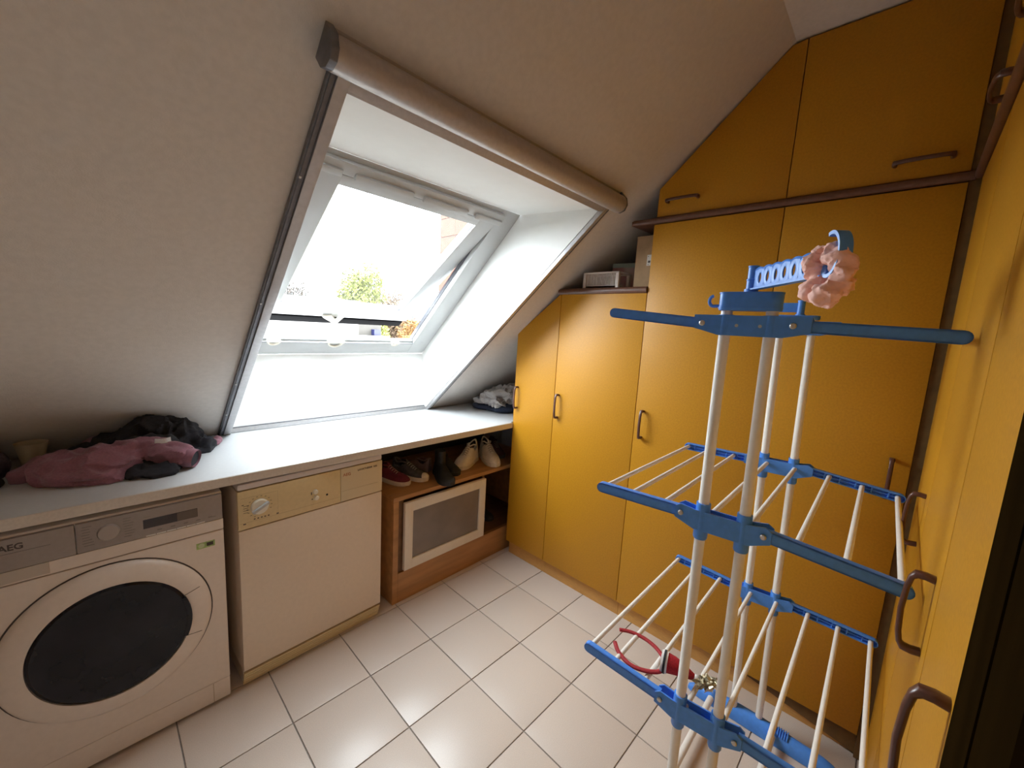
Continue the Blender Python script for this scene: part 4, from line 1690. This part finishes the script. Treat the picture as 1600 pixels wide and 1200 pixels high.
# unrendered block wall of the neighbouring house
nb = thing('block_wall', 'orange clay block gable wall of the house next door', 'wall', (3.0, 1.4, -5.0))
b = BM()
box(b, 0.010, 0.30, -1.2, 1.918, 0.0, 9.4)
obj('core', b, M_mortar, nb, smooth=False)
BHT, BLN = 0.2377, 0.345
bb_ = BM()
box(bb_, 0.0, 0.05, -BLN / 2 + 0.006, BLN / 2 - 0.006, -BHT / 2 + 0.006, BHT / 2 - 0.006, 0.004)
brick_me = bpy.data.meshes.new('brick')
bb_.to_mesh(brick_me)
bb_.free()
brick_me.materials.append(M_brick)
zj = 2.884 + 5.0
for r_ in range(-9, 7):
    zc_ = zj + (r_ + 0.5) * BHT
    for k in range(9):
        yc = 1.925 - (k + (0.5 if r_ % 2 else 0.0)) * BLN - BLN / 2 + (BLN / 2 if r_ % 2 else 0)
        if r_ % 2 and k == 0:
            yc = 1.925 - BLN / 2
        elif r_ % 2:
            yc = 1.925 - BLN / 2 - k * BLN + BLN * 0.42
            if k == 1:
                yc = 1.925 - BLN * 0.92 - 0.0 * BLN - BLN * 0.5
            else:
                yc = 1.925 - BLN * 0.92 - (k - 1) * BLN - BLN * 0.5
        inst('brick', brick_me, nb, Matrix.Translation((random.uniform(-0.003, 0.003), yc, zc_)))
# white flat-roofed building
wbld = thing('white_building', 'pale flat-roofed building seen low through the skylight', 'building', (0.0, 14.0, -5.0))
b = BM()
box(b, -6.0, 7.0, 0.0, 9.0, 0.0, 6.95)
obj('facade', b, M_render, wbld, smooth=False)
b = BM()
box(b, -6.1, 7.03, -0.06, 9.1, 6.95, 7.18)
obj('roof_edge', b, M_roofgrey, wbld, smooth=False)
yb = thing('yellow_house', 'small yellow house with grey upper storey right of the pale building', 'building', (9.2, 17.0, -5.0))
b = BM()
box(b, -1.4, 0.66, 0.0, 5.0, 0.0, 5.35)
obj('wall', b, M_yellowwall, yb, smooth=False)
b = BM()
box(b, -1.4, 0.72, -0.25, 5.0, 5.35, 5.72)
obj('balcony_band', b, M_render, yb, smooth=False)
b = BM()
box(b, -1.4, 0.62, 0.4, 5.0, 5.72, 6.45)
obj('upper_wall', b, M_greywall, yb, smooth=False)
b = BM()
box(b, 0.10, 0.45, 0.10, 0.39, 5.74, 6.02)
obj('awning', b, M_bluething, yb, smooth=False)


def tree(name, label, x, y, z0, zc, rx, rz, leaf, n, size, seed, group, ry=None):
    r = random.Random(seed)
    t = thing(name, label, 'tree', (x, y, z0), group=group)
    b = BM()
    tube(b, [(0, 0, 0), (0.05, 0, (zc - z0) * 0.5), (0, 0.05, zc - z0 + rz * 0.5)], [0.28, 0.2, 0.05], 8)
    for k in range(7):
        a = r.uniform(0, 2 * PI)
        h = (zc - z0) - rz * 0.6 + r.uniform(0, rz)
        tube(b, [(0, 0, h - 0.3), (rx * 0.35 * math.cos(a), rx * 0.35 * math.sin(a), h + rz * 0.2), (rx * 0.7 * math.cos(a), rx * 0.7 * math.sin(a), h + rz * 0.5)], [0.10, 0.06, 0.02], 6)
    obj('trunk', b, M_bark, t)
    vs, fs = [], []
    lobes = [(Vector((r.uniform(-0.6, 0.6) * rx, r.uniform(-0.6, 0.6) * rx, r.uniform(-0.6, 0.65) * rz)), r.uniform(0.35, 0.55)) for _ in range(16)]
    for k in range(n):
        lc, lr = lobes[r.randrange(16)]
        while True:
            p = Vector((r.uniform(-1, 1), r.uniform(-1, 1), r.uniform(-1, 1)))
            if 0.4 < p.length < 1:
                break
        c = lc + Vector((p.x * rx * lr, p.y * rx * lr, p.z * rz * lr)) + Vector((0, 0, zc - z0))
        u1 = Vector((r.uniform(-1, 1), r.uniform(-1, 1), r.uniform(-1, 1))).normalized() * size * r.uniform(0.6, 1.2)
        u2 = Vector((r.uniform(-1, 1), r.uniform(-1, 1), r.uniform(-1, 1))).normalized() * size * 0.6
        i0 = len(vs)
        vs += [c + u1, c + u2, c - u1]
        fs.append((i0, i0 + 1, i0 + 2))
    me = bpy.data.meshes.new('foliage')
    me.from_pydata([tuple(v) for v in vs], [], fs)
    me.materials.append(leaf)
    o = bpy.data.objects.new('foliage', me)
    COL.objects.link(o)
    o.parent = t
    return t


tree('yellow_green_tree', 'yellow-green leafy tree rising behind the pale building', 14.8, 30, -5, 2.0, 2.1, 3.5, M_leafy, 11000, 0.24, 1, 'trees seen through the skylight')
tree('bare_tree', 'thin brownish tree above the pale roof at left', 10.2, 31, -5, 1.8, 1.3, 2.2, mat('twigs', (0.030, 0.020, 0.013), 0.9), 4200, 0.14, 2, 'trees seen through the skylight')
tree('bare_tree', 'faint brown tree at the left edge of the pane', 8.6, 37, -5, 2.1, 1.7, 2.7, mat('twigs', (0.030, 0.020, 0.013), 0.9), 4200, 0.15, 3, 'trees seen through the skylight')
tree('brown_tree', 'rounded brown tree right of the yellow-green tree', 24.7, 42.3, -5, 0.56, 3.0, 4.4, M_leafbrown, 9000, 0.27, 4, 'trees seen through the skylight')
tree('autumn_tree', 'orange autumn tree low in the window gap', 20.6, 30, -5, -0.8, 2.2, 2.6, M_leaforange, 8000, 0.2, 5, 'trees seen through the skylight')
tree('autumn_tree', 'tan autumn tree nearest the block wall', 30.8, 40.7, -5, -0.05, 2.9, 3.6, M_leafbrown, 7000, 0.26, 6, 'trees seen through the skylight')
tree('autumn_shrub', 'golden shrub below the rounded brown tree', 14.0, 21.3, -5, -0.98, 1.7, 1.7, M_leaforange, 5000, 0.15, 8, 'trees seen through the skylight')
# far hill
b = BM()
pts = []
nseg = 40
for k in range(nseg + 1):
    q = k / nseg
    pts.append((-40 + 260 * q, 0, 6.5 + 7 * math.sin(q * 5.2) ** 2 + 1.2 * math.sin(q * 23)))
prism(b, [(p[0], 0, p[2]) for p in pts] + [(220, 0, -5), (-40, 0, -5)], (0, 30, 0))
hl = obj('hills', b, M_hill, smooth=False, kind='structure')
hl.location = (0, 260, 0)
